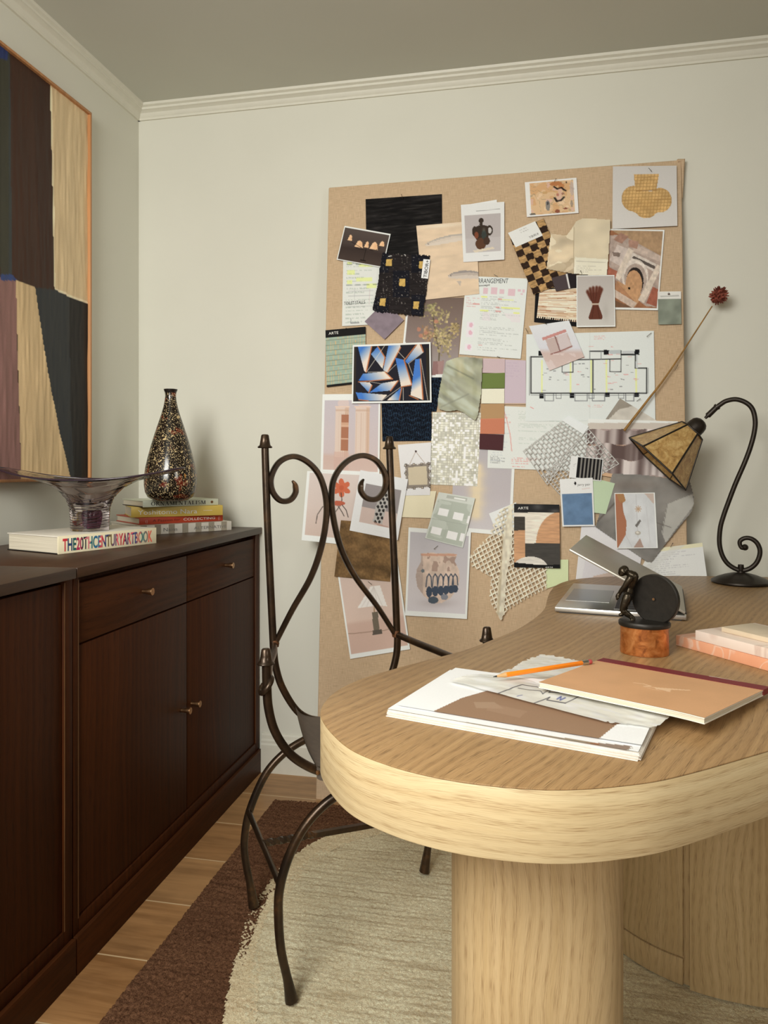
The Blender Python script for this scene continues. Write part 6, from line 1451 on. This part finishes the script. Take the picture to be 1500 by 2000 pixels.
def p(c):
    c.uv().fill((220, 218, 210)); c.rect(.04, .31, .96, .975, (92, 122, 152)); m = (c.V > .31) & (c.U > .04) & (c.U < .96) & (c.V < .975); c.mul(np.where(m, .88 + .24 * vnoise(c.U, c.V, 4, 7, 5, 3), 1)); c.ell(.47, .10, .035, .035, (30, 26, 26)); c.line(.66, .225, .9, .215, .012, (196, 150, 140), .6)
o, of = sheet('sample_card', 'denim blue fabric sample card below the striped card', 'sample card', [(1093, 936), (1157.5, 933), (1161.5, 1027.5), (1098.5, 1028.5)], p, 9, res=1.1)
tx('jerry pair', 1128, 949, 1153, 948, 5, of, o, 'ink_grey')
def p(c):
    c.px().fill((206, 206, 202)); Sk = (168, 108, 74); c.mul(.94 + .1 * vnoise(c.U, c.V, 5, 6, 4, 2)); c.poly([(1200, 963), (1216, 964), (1216, 995), (1224, 1020), (1222, 1045), (1206, 1072), (1200, 1072)], Sk); c.poly([(1204, 965), (1218, 964), (1222, 978), (1214, 984), (1208, 976)], (170, 122, 72)); c.line(1214, 980, 1217, 1000, 2, (150, 94, 62), .6); c.poly([(1258, 963), (1278, 963), (1277, 985), (1266, 972)], (186, 146, 118), .5)
    c.line(1242, 966, 1246, 1050, 1.2, (184, 182, 178), .8); c.poly([(1236, 1071), (1250, 1051), (1258, 1071)], (168, 140, 124)); 
    for k in range(8): a = k * PI / 4; c.line(1246.5, 994, 1246.5 + 6 * cos(a), 994 + 6 * math.sin(a), 1.6, (186, 152, 116))
    c.poly([(1240, 1026), (1250, 1014), (1252, 1018), (1244, 1030)], (112, 108, 100)); c.ell(1246, 1041, 6, 4, (176, 168, 152)); c.ell(1245, 1040, 3, 2, (214, 206, 190)); c.line(1222, 1045, 1236, 1071, 1.4, (186, 184, 180), .7); c.line(1262, 990, 1270, 1060, 1.6, (192, 190, 186), .7)
    for x0_, y0_, x1_, y1_ in ((0, 0, .02, 1), (.975, 0, 1, 1), (0, 0, 1, .018), (0, .982, 1, 1)): c.uv().rect(x0_, y0_, x1_, y1_, WH)
sheet('photo_print', 'print of a torso in a white buttoned waistcoat over grey cloth', 'photo print', [(1200, 963), (1279, 962), (1285, 1070.5), (1204, 1071.5)], p, 9, res=1.0)

# pins
def pin(x, y, dx, dy, where, off=.012):
    a = bp(x, y, off); b = bp(x + dx, y + dy, off + .006)
    o = build(MB().tube([a - BN * (off - .001), a, b], [.0005, .0007, .0008], 8).lathe([(0, -.0014), (.0013, -.0007), (.0015, 0), (.0013, .0008), (0, .0014)], b, 10, BN), 'push_pin', M['pin'], None, smooth=60)
    tag(o, 'thin steel pin ' + where, 'pin', 'steel pins in the pinboard')
for a in ((786, 387, -2, -7, 'at top of the black wood grain sheet'), (1267, 328, 5, 6, 'at top of the woven basket vase print'), (1083, 354, 3, -5, 'at top of the terrazzo print'), (1137, 536, -3, -7, 'at bottom of the cream satin swatch'), (1062, 630, 5, 3, 'at top of the pink bench print'), (1031, 650, -4, -8, 'at left corner of the floor plan'), (1272, 650, -8, 7, 'at right corner of the floor plan'), (971, 696, 5, 2, 'at bottom of the arrangement notes sheet'), (855, 1066, -7, 6, 'between glass tile card and pot print'), (1310, 1068, 4, -7, 'in the lined notes sheet at lower right'), (972, 540, -6, -3, 'above the arrangement notes sheet'), (674, 643, 2, -2, 'in the turquoise grid sample card'), (1319, 722, 5, -9, 'alone on bare linen right of floor plan'), (1244, 783, 6, -4, 'above the grey concrete print'), (719, 1136, 6, 5, 'at bottom of the olive velvet swatch')):
    pin(*a)

# dried flower pinned across the board
fa, fb = bp(1219, 841, .034), ony(1391, 598, 2.415)
fl = thing('dried_flower', 'dried red globe flower on a long thin stem pinned across board', 'dried flower', fa)
fm = fa.lerp(fb, .5) + Vector((.006, 0, -.006))
ps = catmull([fa, fa.lerp(fb, .25) + Vector((.003, 0, -.004)), fm, fb], 10)
build(MB().tube(ps, [float(np.interp(i, [0, 12, 30], [.0042, .0032, .0018])) for i in range(len(ps))], 8), 'stem', M['stem'], fl, smooth=60)
fh = ony(1404, 577, 2.412); mb = MB(); rs = np.random.RandomState(4)
mb.lathe([(0, -.019), (.012, -.014), (.018, 0), (.012, .014), (0, .019)], fh, 14)
for i in range(150):
    d = Vector(rs.randn(3)).normalized(); L = rs.uniform(.023, .031); t_ = d.orthogonal().normalized(); w_ = rs.uniform(.0026, .0044); b_ = d.cross(t_)
    mb.add([fh + d * .015 + t_ * w_, fh + d * .015 - t_ * w_, fh + d * .015 + b_ * w_, fh + d * L * .9 + t_ * w_ * .9, fh + d * L * .9 - t_ * w_ * .9, fh + d * L], [(0, 2, 5, 3), (2, 1, 4, 5), (0, 3, 4, 1), (3, 5, 4)])
build(mb, 'flower_head', M['flower'], fl, smooth=None)
# ================================================================== LIGHT AND CAMERA
def area(name, loc, target, sx, sy, power, col, spread=180):
    l = bpy.data.lights.new(name, 'AREA'); l.shape = 'RECTANGLE'; l.size = sx; l.size_y = sy; l.energy = power; l.color = col
    l.spread = math.radians(spread)
    o = bpy.data.objects.new(name, l); COL.objects.link(o); o.location = loc
    o.rotation_euler = (Vector(target) - Vector(loc)).to_track_quat('-Z', 'Y').to_euler(); return o
area('soft_light', (-.75, -.35, 1.85), (-.2, 1.9, .6), .8, .8, 40, (1.0, .99, .94))
area('rear_fill', (-.6, -2.2, 1.6), (-.9, 2.3, .7), 1.5, 1.6, 18, (1.0, .985, .93), 95)  # broad weak fill added behind the camera, no window there
area('fill_light', (2.2, -.4, 1.9), (-1.43, 1.7, 1.6), .8, .8, 2.6, (1.0, .97, .90), 60)
w = bpy.data.worlds.new('world'); sc.world = w; w.use_nodes = True
w.node_tree.nodes['Background'].inputs[0].default_value = (.9, .87, .78, 1); w.node_tree.nodes['Background'].inputs[1].default_value = .3
cam = bpy.data.cameras.new('camera'); co = bpy.data.objects.new('camera', cam); COL.objects.link(co)
cam.sensor_fit = 'HORIZONTAL'; cam.sensor_width = 36.0; cam.lens = 36.0 * F / 1500.0
cam.shift_x = 0.0; cam.shift_y = -(1000.0 - HY) / 1500.0
co.location = (0, 0, H); co.rotation_euler = (PI / 2, 0, TH)
cam.clip_start = .02; cam.dof.use_dof = False
sc.camera = co
sc.view_settings.view_transform = 'Standard'; sc.view_settings.look = 'None'; sc.view_settings.exposure = 0.0; sc.view_settings.gamma = 1.0
sc.cycles.use_denoising = True; sc.cycles.max_bounces = 8; sc.cycles.diffuse_bounces = 4; sc.cycles.transmission_bounces = 8; sc.cycles.caustics_refractive = False; sc.cycles.caustics_reflective = False; sc.cycles.sample_clamp_indirect = 4.0
